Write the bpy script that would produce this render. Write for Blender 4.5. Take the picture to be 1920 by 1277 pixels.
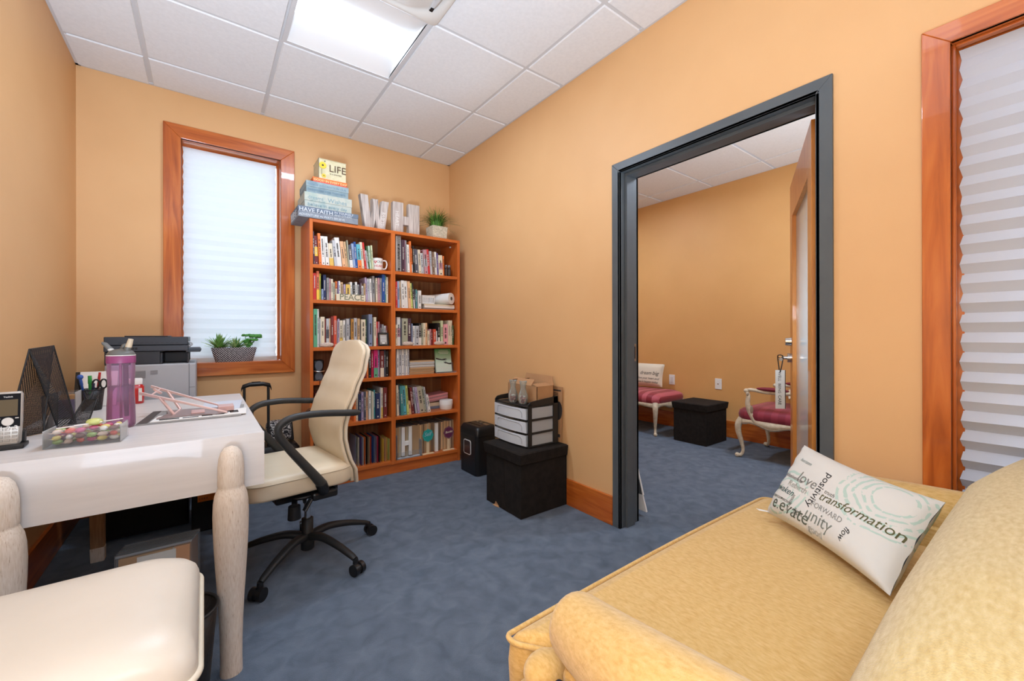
import bpy, math, random
from math import sin, cos, pi, radians
from mathutils import Vector, Matrix, noise
random.seed(7)
for o in list(bpy.data.objects): bpy.data.objects.remove(o)
SC = bpy.context.scene; COL = SC.collection

# ---------------------------------------------------------------- camera
CAM_H, YAW, FPX = 1.0823, 0.64, 774.02
cd = bpy.data.cameras.new('camera'); cam = bpy.data.objects.new('camera', cd); COL.objects.link(cam)
cam.location = (0, 0, CAM_H); cam.rotation_euler = (pi/2, 0.0025, -YAW)
cd.sensor_fit = 'HORIZONTAL'; cd.sensor_width = 36; cd.lens = FPX/1920*36
cd.shift_y = -(638.5-628.5)/1920; cd.clip_start = .01
SC.camera = cam
# ---------------------------------------------------------------- view + world
SC.view_settings.view_transform = 'Standard'; SC.view_settings.look = 'None'
SC.view_settings.exposure = 0.75; SC.view_settings.gamma = 1; SC.view_settings.use_curve_mapping = False
w = bpy.data.worlds.new('daylight'); SC.world = w; w.use_nodes = True
bg = w.node_tree.nodes['Background']; bg.inputs[0].default_value = (.80, .90, 1, 1); bg.inputs[1].default_value = 2.6
# lights: a soft flash beside the camera, and lamp strengths used by the ceiling fixtures
def lamp(name, kind, loc, power, size=.2, color=(1,1,1), rot=(0,0,0), sy=None):
    l = bpy.data.lights.new(name, kind); l.energy = power; l.color = color
    if kind == 'AREA':
        l.size = size
        if sy: l.shape = 'RECTANGLE'; l.size_y = sy
    else: l.shadow_soft_size = size
    o = bpy.data.objects.new(name, l); COL.objects.link(o); o.location = loc; o.rotation_euler = rot; return o
WB = (.80, .965, 1.19)          # lamp colour: cool white, so the ceiling stays neutral between the tan walls
lamp('photographer_flash', 'POINT', (-.12, -.12, 1.33), 15, .10, WB)
for nm_, lc_, pw_, rx_, rz_ in (('added_ceiling_fill', (-.30, -.50, .40), 40, 27, 4), ('added_ceiling_fill_other_room', (2.7, -.3, .5), 24, 20, -20)):   # added unseen fill lights with no lamp body, aimed up to brighten the ceilings
    u_ = lamp(nm_, 'AREA', lc_, pw_, .6, WB, (radians(180-rx_), 0, radians(rz_))); u_.data.spread = radians(115)
LENS_MAIN, LENS_BACK, LENS_OTHER = 2.2, 2.5, 40
CEIL = 2.692

# ---------------------------------------------------------------- materials
def lin(c):
    f = lambda v: v/12.92 if v <= .04045 else ((v+.055)/1.055)**2.4
    return tuple(f(v/255) for v in c)+(1,)
MATS = {}
def mat(name, rgb, rough=.6, metal=0, alpha=1, trans=0, emit=0, coat=0, ior=1.45, sheen=0, spec=.5):
    if name in MATS: return MATS[name]
    m = bpy.data.materials.new(name); m.use_nodes = True
    b = m.node_tree.nodes['Principled BSDF']
    c = lin(rgb)
    b.inputs['Base Color'].default_value = c; b.inputs['Roughness'].default_value = rough
    b.inputs['Metallic'].default_value = metal; b.inputs['Alpha'].default_value = alpha
    b.inputs['Transmission Weight'].default_value = trans; b.inputs['IOR'].default_value = ior
    b.inputs['Coat Weight'].default_value = coat; b.inputs['Sheen Weight'].default_value = sheen
    b.inputs['Specular IOR Level'].default_value = spec
    if emit: b.inputs['Emission Color'].default_value = WB+(1,); b.inputs['Emission Strength'].default_value = emit
    MATS[name] = m; return m
def nodes(m): return m.node_tree.nodes, m.node_tree.links, m.node_tree.nodes['Principled BSDF']
def varied(name, stops, scale=(1,1,1), nscale=5, detail=4, rough=.6, bump=0, bscale=None, dist=.01, coat=0, sheen=0, distort=0, spec=.5, metal=0):
    """noise-driven colour between stops [(pos, rgb)], optional fine bump; scale stretches the noise"""
    m = mat(name, stops[0][1], rough, metal, coat=coat, sheen=sheen, spec=spec); n, l, b = nodes(m)
    tc = n.new('ShaderNodeTexCoord'); mp = n.new('ShaderNodeMapping'); mp.inputs['Scale'].default_value = scale
    no = n.new('ShaderNodeTexNoise'); no.inputs['Scale'].default_value = nscale; no.inputs['Detail'].default_value = detail
    no.inputs['Distortion'].default_value = distort
    cr = n.new('ShaderNodeValToRGB'); cr.color_ramp.elements[0].position = stops[0][0]; cr.color_ramp.elements[0].color = lin(stops[0][1])
    cr.color_ramp.elements[1].position = stops[-1][0]; cr.color_ramp.elements[1].color = lin(stops[-1][1])
    for p, c in stops[1:-1]:
        e = cr.color_ramp.elements.new(p); e.color = lin(c)
    l.new(tc.outputs['Object'], mp.inputs[0]); l.new(mp.outputs[0], no.inputs['Vector']); l.new(no.outputs[0], cr.inputs[0]); l.new(cr.outputs[0], b.inputs['Base Color'])
    if bump:
        n2 = n.new('ShaderNodeTexNoise'); n2.inputs['Scale'].default_value = bscale or nscale*8; n2.inputs['Detail'].default_value = 3
        bp = n.new('ShaderNodeBump'); bp.inputs['Strength'].default_value = bump; bp.inputs['Distance'].default_value = dist
        l.new((mp if bscale is None else tc).outputs[0 if bscale is None else 'Object'], n2.inputs['Vector']); l.new(n2.outputs[0], bp.inputs['Height']); l.new(bp.outputs[0], b.inputs['Normal'])
    return m
M_wall = varied('wall_paint', [(.3,(222,175,122)),(.7,(226,180,127))], nscale=3, rough=.55, bump=.08, bscale=220, dist=.002)
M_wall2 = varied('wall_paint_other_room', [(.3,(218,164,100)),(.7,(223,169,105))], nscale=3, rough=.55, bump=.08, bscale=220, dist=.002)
def carpet():
    m = varied('navy_carpet', [(.25,(80,94,110)),(.5,(98,111,127)),(.75,(113,126,141))], nscale=13, detail=10, rough=.95, bump=.9, bscale=330, dist=.006, sheen=.15, spec=.1, distort=.6)
    return m
M_carpet = carpet()
def wood(name, stops, axis, rough=.3, coat=.3, s=1):
    sc = {'x':(1.2*s,14*s,14*s), 'y':(14*s,1.2*s,14*s), 'z':(14*s,14*s,1.2*s)}[axis]
    return varied(name, stops, scale=sc, nscale=1.6, detail=6, rough=rough, coat=coat, distort=1.2, bump=.03, dist=.003)
CH = [(.25,(152,70,20)),(.5,(190,98,36)),(.75,(210,122,54))]
W_x = wood('cherry_trim_along_x', CH, 'x'); W_y = wood('cherry_trim_along_y', CH, 'y'); W_z = wood('cherry_trim_along_z', CH, 'z')
BCs = [(.25,(184,90,34)),(.5,(200,104,42)),(.8,(214,118,54))]
B_x = wood('bookcase_laminate_along_x', BCs, 'x', rough=.35, coat=.15); B_z = wood('bookcase_laminate_along_z', BCs, 'z', rough=.35, coat=.15)
B_back = varied('bookcase_back_panel', [(.2,(104,66,40)),(.5,(140,94,58)),(.8,(172,124,80))], scale=(26,1,.25), nscale=1.5, detail=4, rough=.6)
WD = [(.25,(196,118,48)),(.5,(214,138,62)),(.8,(226,154,78))]
D_z = wood('honey_door_veneer', WD, 'z', rough=.35)
M_frame = varied('grey_painted_steel', [(.3,(82,88,92)),(.7,(89,95,98))], nscale=8, rough=.42, bump=.05, bscale=300, dist=.001)
M_desk = varied('white_washed_wood', [(.3,(208,203,199)),(.7,(218,213,209))], scale=(1.5,20,20), nscale=2, rough=.42, coat=.1)
M_leg = varied('crackled_whitewash', [(.26,(164,138,112)),(.37,(212,196,178)),(.8,(230,219,206))], scale=(26,26,3.2), nscale=14, detail=9, rough=.55, bump=.3, dist=.002)
M_legdark = varied('bare_brushed_oak', [(.3,(150,112,76)),(.7,(182,146,108))], scale=(60,60,4), nscale=2, detail=8, rough=.6)
M_cream = varied('cream_leather', [(.3,(216,198,168)),(.7,(222,206,178))], nscale=6, rough=.42, bump=.12, bscale=260, dist=.001, spec=.45)
M_creamside = varied('cream_leather_piping', [(.3,(214,200,176)),(.7,(222,210,188))], nscale=6, rough=.4)
M_beige = varied('beige_leatherette', [(.3,(212,201,184)),(.7,(218,207,191))], nscale=5, rough=.36, bump=.1, bscale=300, dist=.001)
M_sofa = varied('gold_chenille', [(.25,(200,156,86)),(.5,(214,174,106)),(.8,(226,190,130))], scale=(34,12,34), nscale=5, detail=8, rough=.9, bump=.5, bscale=420, dist=.002, sheen=.3, spec=.15)
M_sofa2 = varied('gold_chenille_pale', [(.25,(184,154,94)),(.5,(198,172,116)),(.8,(212,190,140))], scale=(12,34,34), nscale=5, detail=8, rough=.9, bump=.5, bscale=420, dist=.002, sheen=.3, spec=.15)
M_blk = mat('black_plastic', (26,26,27), .35); M_blkm = mat('black_satin', (34,34,34), .5); M_armpad = mat('black_arm_rubber', (48,48,47), .45)
M_blkfab = varied('black_nonwoven_fabric', [(.3,(30,27,25)),(.7,(40,36,33))], nscale=30, rough=.85, bump=.3, bscale=600, dist=.001, spec=.2)
M_blkdeep = mat('black_steel', (14,14,15), .5)
M_white = mat('white_paper', (236,234,229), .7); M_offwhite = mat('offwhite_plastic', (222,219,214), .4)
M_chrome = mat('chrome', (200,200,200), .2, 1); M_steel = mat('brushed_steel', (178,172,165), .32, 1)
M_grille = mat('speaker_grey', (92,98,108), .4, .3)
M_tile = varied('ceiling_tile', [(.3,(226,227,228)),(.7,(232,233,234))], nscale=60, rough=.9, bump=.15, bscale=400, dist=.001, spec=.1)
M_grid = mat('ceiling_grid', (206,206,207), .6)
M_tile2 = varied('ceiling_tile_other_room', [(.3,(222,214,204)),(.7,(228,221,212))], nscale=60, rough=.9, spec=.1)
M_card = varied('brown_cardboard', [(.3,(172,128,88)),(.7,(186,142,100))], nscale=4, rough=.8)
M_ink = mat('dark_ink', (58,54,52), .7); M_pages = mat('book_pages', (214,204,186), .85)
def glassy(name, rgb, a=.25, rough=.08):
    """thin clear plastic or glass: mostly see-through, with a glossy skin"""
    m = bpy.data.materials.new(name); m.use_nodes = True; n = m.node_tree.nodes; l = m.node_tree.links; n.clear()
    t = n.new('ShaderNodeBsdfTransparent'); t.inputs[0].default_value = lin(rgb)
    p = n.new('ShaderNodeBsdfPrincipled'); p.inputs['Base Color'].default_value = lin(rgb); p.inputs['Roughness'].default_value = rough
    mx = n.new('ShaderNodeMixShader'); fr = n.new('ShaderNodeFresnel'); fr.inputs[0].default_value = 1.45
    ad = n.new('ShaderNodeMath'); ad.operation = 'ADD'; ad.inputs[1].default_value = a; ad.use_clamp = True
    o = n.new('ShaderNodeOutputMaterial'); l.new(fr.outputs[0], ad.inputs[0]); l.new(ad.outputs[0], mx.inputs[0]); l.new(t.outputs[0], mx.inputs[1]); l.new(p.outputs[0], mx.inputs[2]); l.new(mx.outputs[0], o.inputs[0])
    MATS[name] = m; return m
M_glass = glassy('clear_glass', (244,248,248), .06); M_acryl = glassy('clear_acrylic', (246,247,248), .02)
M_frost = glassy('frosted_drawer_plastic', (214,220,226), .55, .35); M_purple = glassy('purple_tinted_plastic', (240,212,234), .10)
M_purpled = glassy('purple_liquid_tint', (240,206,232), .10)
M_mesh = None
def meshmat(name, rgb, cell=450, hole=.35, coord='Object'):
    """fine punched metal mesh: tiny see-through holes"""
    m = bpy.data.materials.new(name); m.use_nodes = True; n = m.node_tree.nodes; l = m.node_tree.links; p = n['Principled BSDF']
    p.inputs['Base Color'].default_value = lin(rgb); p.inputs['Roughness'].default_value = .45; p.inputs['Metallic'].default_value = .3
    tc = n.new('ShaderNodeTexCoord'); v = n.new('ShaderNodeTexVoronoi'); v.inputs['Scale'].default_value = cell; v.inputs['Randomness'].default_value = 0.1
    mt = n.new('ShaderNodeMath'); mt.operation = 'GREATER_THAN'; mt.inputs[1].default_value = hole
    l.new(tc.outputs[coord], v.inputs['Vector']); l.new(v.outputs['Distance'], mt.inputs[0]); l.new(mt.outputs[0], p.inputs['Alpha']); MATS[name] = m; return m
M_mesh = meshmat('black_wire_mesh', (46,44,44), 420, .43)
def shade_mat(name, rgb, tr):
    m = bpy.data.materials.new(name); m.use_nodes = True; n = m.node_tree.nodes; l = m.node_tree.links; n.clear()
    d = n.new('ShaderNodeBsdfDiffuse'); d.inputs[0].default_value = lin(rgb); t = n.new('ShaderNodeBsdfTranslucent'); t.inputs[0].default_value = lin(rgb)
    mx = n.new('ShaderNodeMixShader'); mx.inputs[0].default_value = tr; o = n.new('ShaderNodeOutputMaterial')
    l.new(d.outputs[0], mx.inputs[1]); l.new(t.outputs[0], mx.inputs[2]); l.new(mx.outputs[0], o.inputs[0]); MATS[name] = m; return m
M_shade1 = shade_mat('paper_shade', (240,242,245), .5); M_shade2 = shade_mat('paper_shade_thick', (206,213,226), .10)
PAL = dict(plum=(74,48,62), maroon=(120,46,44), orange=(232,124,60), white=(228,224,216), cream=(226,212,184), silver=(188,188,190), peach=(226,176,132), tan=(200,164,122),
 sage=(168,168,144), slate=(84,84,94), lightblue=(150,168,200), blue=(40,80,146), aqua=(96,176,190), red=(204,52,48), darkgreen=(58,92,52), mint=(196,216,190), palegreen=(206,212,170),
 coral=(222,116,82), olive=(172,172,60), navy=(38,48,84), grey=(150,148,146), rose=(190,140,146), violet=(112,92,140), lilac=(178,160,186), gold=(222,184,92), black=(34,32,32),
 teal=(74,140,138), green=(96,170,130), redorange=(214,84,58), ochre=(196,140,66), steel=(128,140,166), crimson=(176,34,66), magenta=(214,46,120), mauve=(150,104,120), brown=(122,98,78),
 lime=(206,212,120), pink=(232,160,168), khaki=(184,172,146), yellow=(240,196,72), kraft=(170,140,104))
def cm(c): return mat('cover_'+c, PAL[c], .5)

# ---------------------------------------------------------------- mesh building
class MB:
    def __init__(s): s.v = []; s.f = []; s.mi = []; s.sm = []
    def add(s, vs, fs, m=0, smooth=False):
        b = len(s.v); s.v += [tuple(v) for v in vs]; s.f += [tuple(b+i for i in f) for f in fs]; s.mi += [m]*len(fs); s.sm += [smooth]*len(fs); return s
    def box(s, x0, x1, y0, y1, z0, z1, m=0, M=None):
        vs = [Vector(p) for p in ((x0,y0,z0),(x1,y0,z0),(x1,y1,z0),(x0,y1,z0),(x0,y0,z1),(x1,y0,z1),(x1,y1,z1),(x0,y1,z1))]
        if M is not None: vs = [M @ v for v in vs]
        return s.add(vs, [(0,3,2,1),(4,5,6,7),(0,1,5,4),(1,2,6,5),(2,3,7,6),(3,0,4,7)], m)
    def taper(s, x0,x1,y0,y1,z0, X0,X1,Y0,Y1,z1, m=0, M=None):
        vs = [Vector(p) for p in ((x0,y0,z0),(x1,y0,z0),(x1,y1,z0),(x0,y1,z0),(X0,Y0,z1),(X1,Y0,z1),(X1,Y1,z1),(X0,Y1,z1))]
        if M is not None: vs = [M @ v for v in vs]
        return s.add(vs, [(0,3,2,1),(4,5,6,7),(0,1,5,4),(1,2,6,5),(2,3,7,6),(3,0,4,7)], m)
    def rings(s, rings, m=0, smooth=True, cap0=True, cap1=True, closed=True):
        n = len(rings[0]); vs = [p for r in rings for p in r]; fs = []
        for k in range(len(rings)-1):
            for i in range(n if closed else n-1):
                j = (i+1) % n; fs.append((k*n+i, k*n+j, (k+1)*n+j, (k+1)*n+i))
        s.add(vs, fs, m, smooth)
        if closed and cap0: s.add(rings[0], [tuple(reversed(range(n)))], m, False)
        if closed and cap1: s.add(rings[-1], [tuple(range(n))], m, False)
        return s
    def tube(s, pts, r, n=10, m=0, caps=True, flat=1.0, smooth=True):
        pts = [Vector(p) for p in pts]; k = len(pts); rs = r if isinstance(r, (list, tuple)) else [r]*k
        R = []; up = Vector((0,0,1)); t0 = (pts[1]-pts[0]).normalized()
        if abs(t0.dot(up)) > .95: up = Vector((1,0,0))
        nx = t0.cross(up).normalized()
        for i in range(k):
            t = (pts[min(i+1,k-1)]-pts[max(i-1,0)]).normalized(); nx = (nx - t*nx.dot(t)).normalized(); ny = nx.cross(t).normalized()
            R.append([pts[i]+nx*(cos(2*pi*a/n)*rs[i])+ny*(sin(2*pi*a/n)*rs[i]*flat) for a in range(n)])
        return s.rings(R, m, smooth, caps, caps)
    def cyl(s, p0, p1, r0, r1=None, n=20, m=0, smooth=True, caps=True):
        return s.tube([p0, p1], [r0, r0 if r1 is None else r1], n, m, caps, smooth=smooth)
    def lathe(s, prof, c=(0,0,0), n=28, m=0, M=None, closed_ends=True, sx=1, sy=1):
        R = []
        for r, z in prof:
            ring = [Vector((cos(2*pi*a/n)*r*sx, sin(2*pi*a/n)*r*sy, z)) for a in range(n)]
            ring = [(M @ p if M is not None else p+Vector(c)) for p in ring]; R.append(ring)
        return s.rings(R, m, True, closed_ends, closed_ends)
    def ell(s, c, r, n=16, k=10, m=0, e=1.0, M=None, e2=None):
        e2 = e if e2 is None else e2; pw = lambda v, q: math.copysign(abs(v)**q, v)
        R = []
        for i in range(k+1):
            ph = -pi/2+pi*i/k; cp = max(pw(cos(ph), e), 1e-4); R.append([Vector((r[0]*cp*pw(cos(2*pi*a/n), e2), r[1]*cp*pw(sin(2*pi*a/n), e2), r[2]*pw(sin(ph), e))) for a in range(n)])
        R = [[(M @ p if M is not None else p)+Vector(c) for p in q] for q in R]
        return s.rings(R, m, True)
    def grid(s, f, nu, nv, m=0, smooth=True, thick=None):
        vs = [Vector(f(i/nu, j/nv)) for i in range(nu+1) for j in range(nv+1)]
        fs = [(i*(nv+1)+j, (i+1)*(nv+1)+j, (i+1)*(nv+1)+j+1, i*(nv+1)+j+1) for i in range(nu) for j in range(nv)]
        return s.add(vs, fs, m, smooth)
    def prism(s, poly, f0, f1, m=0):
        """poly of 2d points; f0/f1 map (u,v) to 3d for the two faces"""
        a = [Vector(f0(*p)) for p in poly]; b = [Vector(f1(*p)) for p in poly]; n = len(poly)
        s.add(a+b, [tuple(range(n))[::-1], tuple(range(n, 2*n))]+[(i, (i+1) % n, n+(i+1) % n, n+i) for i in range(n)], m); return s
    def xf(s, M): s.v = [tuple(M @ Vector(v)) for v in s.v]; return s
def build(name, mb, mats, parent=None, base=None, bev=0, sub=0, solid=0, recalc=True):
    if not isinstance(mats, (list, tuple)): mats = [mats]
    me = bpy.data.meshes.new(name)
    off = Vector((0,0,0))
    if parent is not None:
        off = Vector(parent['_b']) if '_b' in parent else parent.location.copy()
    elif base is not None: off = Vector(base)
    me.from_pydata([Vector(v)-off for v in mb.v], [], mb.f)
    for mm in mats: me.materials.append(mm)
    for p, i, sflag in zip(me.polygons, mb.mi, mb.sm): p.material_index = min(i, len(mats)-1); p.use_smooth = sflag
    me.validate(); me.update()
    if recalc:
        import bmesh
        bm = bmesh.new(); bm.from_mesh(me); bmesh.ops.recalc_face_normals(bm, faces=bm.faces); bm.to_mesh(me); bm.free()
    o = bpy.data.objects.new(name, me); COL.objects.link(o)
    if parent is not None:
        o.parent = parent; o['_b'] = list(off)
    elif base is not None: o.location = off; o['_b'] = list(off)
    else: o['_b'] = [0,0,0]
    if bev:
        b = o.modifiers.new('bevel', 'BEVEL'); b.width = bev; b.segments = 2; b.limit_method = 'ANGLE'; b.angle_limit = radians(40)
    if solid:
        b = o.modifiers.new('solid', 'SOLIDIFY'); b.thickness = solid; b.offset = 0
    if sub:
        b = o.modifiers.new('sub', 'SUBSURF'); b.levels = sub; b.render_levels = sub
    return o
def tag(o, label=None, cat=None, group=None, kind=None):
    if label: o['label'] = label
    if cat: o['category'] = cat
    if group: o['group'] = group
    if kind: o['kind'] = kind
    return o
def thing(name, loc, label, cat, group=None):
    o = bpy.data.objects.new(name, None); COL.objects.link(o); o.location = loc; o.empty_display_size = .05; o['_b'] = list(loc)
    return tag(o, label, cat, group)
def struct(name, mb, m, parent=None, **k):
    o = build(name, mb, m, parent, **k)
    if parent is None: o['kind'] = 'structure'
    return o
def dup(root, dx, label=None, group=None):
    r = root.copy(); COL.objects.link(r); r.location = Vector(root.location)+Vector(dx)
    if label: r['label'] = label
    if group: r['group'] = group
    for ch in root.children:
        c = ch.copy(); COL.objects.link(c); c.parent = r
        for g in ch.children:
            d = g.copy(); COL.objects.link(d); d.parent = c
    return r
def lettering(mb, s, size, o, xd, yd, m=0, depth=.0006, fit=None, align='LEFT', shear=0, bold=0):
    """adds raised letters to a mesh: baseline start o, writing direction xd, up direction yd"""
    cu = bpy.data.curves.new('t', 'FONT'); cu.body = s; cu.size = size; cu.extrude = depth/2; cu.align_x = align; cu.resolution_u = 3; cu.shear = shear; cu.offset = bold
    ob = bpy.data.objects.new('t', cu); COL.objects.link(ob); bpy.context.view_layer.update()
    me = bpy.data.meshes.new_from_object(ob.evaluated_get(bpy.context.evaluated_depsgraph_get()))
    xd = Vector(xd).normalized(); yd = Vector(yd).normalized(); nd = xd.cross(yd).normalized(); sc = 1
    if fit and len(me.vertices):
        xs = [v.co.x for v in me.vertices]; sc = fit/(max(xs)-min(xs))
    vs = [Vector(o)+xd*v.co.x*sc+yd*v.co.y*min(sc, 1 if not fit else sc)+nd*(v.co.z+depth/2) for v in me.vertices]
    mb.add(vs, [tuple(p.vertices) for p in me.polygons], m)
    bpy.data.objects.remove(ob); bpy.data.meshes.remove(me); bpy.data.curves.remove(cu)
def Rz(a): return Matrix.Rotation(a, 4, 'Z')
def Tr(*p): return Matrix.Translation(Vector(p))
def smoothpath(pts, k=6):
    """Catmull-Rom through the points"""
    P = [Vector(p) for p in pts]; P = [P[0]*2-P[1]]+P+[P[-1]*2-P[-2]]; out = []
    for i in range(1, len(P)-2):
        for j in range(k):
            t = j/k; a, b, c, d = P[i-1], P[i], P[i+1], P[i+2]
            out.append(.5*((2*b)+(c-a)*t+(2*a-5*b+4*c-d)*t*t+(3*b-a-3*c+d)*t**3))
    out.append(P[-2]); return out
def interp(tab, x):
    for (a, va), (b, vb) in zip(tab, tab[1:]):
        if x <= b or (b, vb) == tab[-1]:
            t = max(0, min(1, (x-a)/(b-a))); t = t*t*(3-2*t)*.5+t*.5; return va+(vb-va)*t
# ================================================================ ROOM
XL, XR, YB, YF = -.609, 1.866, 3.50, -1.7
WT = .145; X2 = XR+WT; XF = 4.44; Y2A, Y2B = -1.3, 4.3
def wallquad(mb, x0, x1, y0, y1, z0=0, z1=CEIL): mb.box(x0, x1, y0, y1, z0, z1)
m = MB(); m.box(XL-.15, XF+.15, YF-.15, Y2B+.15, -.1, 0); struct('floor', m, M_carpet)
m = MB(); m.box(XL-.15, XL, YF-.15, YB+.18, 0, CEIL+.1); struct('wall_left', m, M_wall)
m = MB(); m.box(XL, XR, YF-.15, YF, 0, CEIL+.1); struct('wall_front', m, M_wall)
WX0, WX1, WZ0, WZ1 = -.123, .456, .90, 2.385     # window in the back wall
m = MB()
J = .013
m.box(XL, WX0-J, YB, YB+.18, 0, CEIL+.1).box(WX1+J, XR, YB, YB+.18, 0, CEIL+.1).box(WX0-J, WX1+J, YB, YB+.18, 0, WZ0-J).box(WX0-J, WX1+J, YB, YB+.18, WZ1+J, CEIL+.1)
struct('wall_back', m, M_wall)
DY0, DY1, DZ = .565, 1.487, 1.992                 # doorway in the right wall
VY0, VY1, VZ0, VZ1 = -.95, .213, .12, 1.985       # window in the right wall
m = MB()
for a, b, z0, z1 in ((YF, VY0-J, 0, CEIL+.1), (VY0-J, VY1+J, 0, VZ0-J), (VY0-J, VY1+J, VZ1+J, CEIL+.1), (VY1+J, DY0-.03, 0, CEIL+.1), (DY0-.03, DY1+.03, DZ+.03, CEIL+.1), (DY1+.03, YB+.18, 0, CEIL+.1)):
    m.box(XR, XR+.02, a, b, z0, z1, 0); m.box(XR+.02, X2-.02, a, b, z0, z1, 0); m.box(X2-.02, X2, a, b, z0, z1, 1)
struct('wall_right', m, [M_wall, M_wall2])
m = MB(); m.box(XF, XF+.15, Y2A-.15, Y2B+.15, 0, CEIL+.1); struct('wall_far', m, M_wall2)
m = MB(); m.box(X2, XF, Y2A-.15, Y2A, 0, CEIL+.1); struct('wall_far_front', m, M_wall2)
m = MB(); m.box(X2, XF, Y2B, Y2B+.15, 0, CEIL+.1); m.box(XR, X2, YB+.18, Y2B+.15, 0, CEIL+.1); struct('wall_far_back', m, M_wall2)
# ceilings: steel grid with dropped square tiles
T = .6096; GX, GY = .3397, 3.1634
def ceiling(name, x0, x1, y0, y1, gx, gy, skip, tm, m_wall):
    m = MB()
    ks = [k for k in range(-12, 14)]
    for i in ks:
        for j in ks:
            a, b, c, d = gx+i*T, gx+(i+1)*T, gy+j*T, gy+(j+1)*T
            A, B, C_, D = max(a, x0), min(b, x1), max(c, y0), min(d, y1)
            if B-A < .03 or D-C_ < .03: continue
            if (i, j) in skip:
                continue
            e = .010
            a2, b2, c2, d2 = A+e, B-e, C_+e, D-e
            m.box(A, B, C_, D, CEIL+.004, CEIL+.03, 1)
            m.taper(a2, b2, c2, d2, CEIL+.0045, a2+.004, b2-.004, c2+.004, d2-.004, CEIL-.003, 0)
    t = .022                                        # wall angle
    m.box(x0, x1, y1-t, y1, CEIL-.001, CEIL+.004, 1).box(x0, x1, y0, y0+t, CEIL-.001, CEIL+.004, 1).box(x0, x0+t, y0, y1, CEIL-.001, CEIL+.004, 1).box(x1-t, x1, y0, y1, CEIL-.001, CEIL+.004, 1)
    m.box(x0-.02, x1+.02, y0-.02, y1+.02, CEIL+.10, CEIL+.13, 1)
    return struct(name, m, [tm, M_grid])
ceiling('ceiling', XL, XR, YF, YB, GX, GY, {(0,-2), (0,-3), (0,-5), (0,-7)}, M_tile, None)
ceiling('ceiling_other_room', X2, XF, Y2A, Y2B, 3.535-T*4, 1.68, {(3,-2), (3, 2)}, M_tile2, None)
# baseboards
def board(name, x0, x1, y0, y1, h, mt):
    m = MB(); m.box(x0, x1, y0, y1, 0, h); struct(name, m, mt, bev=.003)
board('baseboard_left', XL, XL+.016, YF, YB, .165, W_y); board('baseboard_back', XL+.016, .58, YB-.016, YB, .165, W_x)
board('baseboard_right', XR-.016, XR, 1.54, YB-.37, .165, W_y); board('baseboard_right', XR-.016, XR, -1.6, .508, .11, W_y)
board('baseboard_far', XF-.016, XF, Y2A, Y2B, .175, W_y)
# window casings with mitred corners
def casing(mb, ax, pos, thick, u0, u1, z0, z1, wu, wz, wb):
    """picture-frame casing round the opening u0..u1, z0..z1; ax 'y' lies on a back wall, 'x' on a side wall"""
    f = (lambda d: (lambda u, v: (u, d, v))) if ax == 'y' else (lambda d: (lambda u, v: (d, u, v)))
    o = (u0-wu, u1+wu, z0-wb, z1+wz)
    mb.prism([(o[0],o[3]),(o[1],o[3]),(u1,z1),(u0,z1)], f(pos), f(pos+thick), 0)
    mb.prism([(o[0],o[2]),(o[1],o[2]),(u1,z0),(u0,z0)], f(pos), f(pos+thick), 0)
    mb.prism([(o[0],o[2]),(o[0],o[3]),(u0,z1),(u0,z0)], f(pos), f(pos+thick), 1)
    mb.prism([(o[1],o[2]),(o[1],o[3]),(u1,z1),(u1,z0)], f(pos), f(pos+thick), 1)
m = MB(); casing(m, 'y', YB, -.022, WX0, WX1, WZ0, WZ1, .0905, .0885, .091)
m.box(WX0-.012, WX0, YB-.02, YB+.14, WZ0, WZ1, 1).box(WX1, WX1+.012, YB-.02, YB+.14, WZ0, WZ1, 1).box(WX0, WX1, YB-.02, YB+.14, WZ1, WZ1+.012, 0)
m.box(WX1-.014, WX1, YB+.088, YB+.12, WZ0, WZ1, 1).box(WX0, WX0+.01, YB+.088, YB+.12, WZ0, WZ1, 1).box(WX0, WX1, YB+.1, YB+.13, WZ1-.02, WZ1, 0)
win1 = struct('window_1', m, [W_x, W_z], bev=.0025)
m = MB(); m.box(WX0, WX1, YB-.012, YB+.14, WZ0-.012, WZ0, 0); build('window_sill', m, W_x, win1, bev=.002)
m = MB(); m.box(WX0, WX1, YB+.125, YB+.131, WZ0, WZ1); build('window_pane', m, M_glass, win1)
m = MB(); m.box(WX0, WX1, YB+.11, YB+.124, WZ0, WZ0+.03); build('window_sash', m, M_offwhite, win1)
# pleated paper shades
def pleats(name, ax, pos, u0, u1, z0, z1, n, depth, mt, par, amp=lambda t: 1):
    m = MB(); k = 2*n; rnd = random.Random(4)
    P = []
    for i in range(k+1):
        z = z1+(z0-z1)*i/k; d = depth*amp(i/k)*(1 if i % 2 else -1)*(.8+.4*rnd.random()); e = (i % 2)*.005+rnd.random()*.003
        P.append((u0+e, u1-e, d, z))
    for (a0, a1, d, z), (b0, b1, d2, zz) in zip(P, P[1:]):
        q = [(a0,d,z),(a1,d,z),(b1,d2,zz),(b0,d2,zz)]
        m.add([((u, pos+dd, z_) if ax == 'y' else (pos+dd, u, z_)) for u, dd, z_ in q], [(0,1,2,3)])
    return build(name, m, mt, par, solid=.0006)
pleats('paper_shade', 'y', YB+.082, WX0+.004, WX1-.018, WZ0+.028, WZ1-.016, 21, .0032, M_shade1, win1)
m = MB(); casing(m, 'x', XR, -.018, VY0, VY1, VZ0, VZ1, .064, .062, .064)
m.box(XR-.014, XR+.14, VY1, VY1+.012, VZ0, VZ1, 1).box(XR-.014, XR+.14, VY0-.012, VY0, VZ0, VZ1, 1).box(XR-.014, XR+.14, VY0, VY1, VZ1, VZ1+.012, 0).box(XR-.014, XR+.14, VY0, VY1, VZ0-.012, VZ0, 0)
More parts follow.
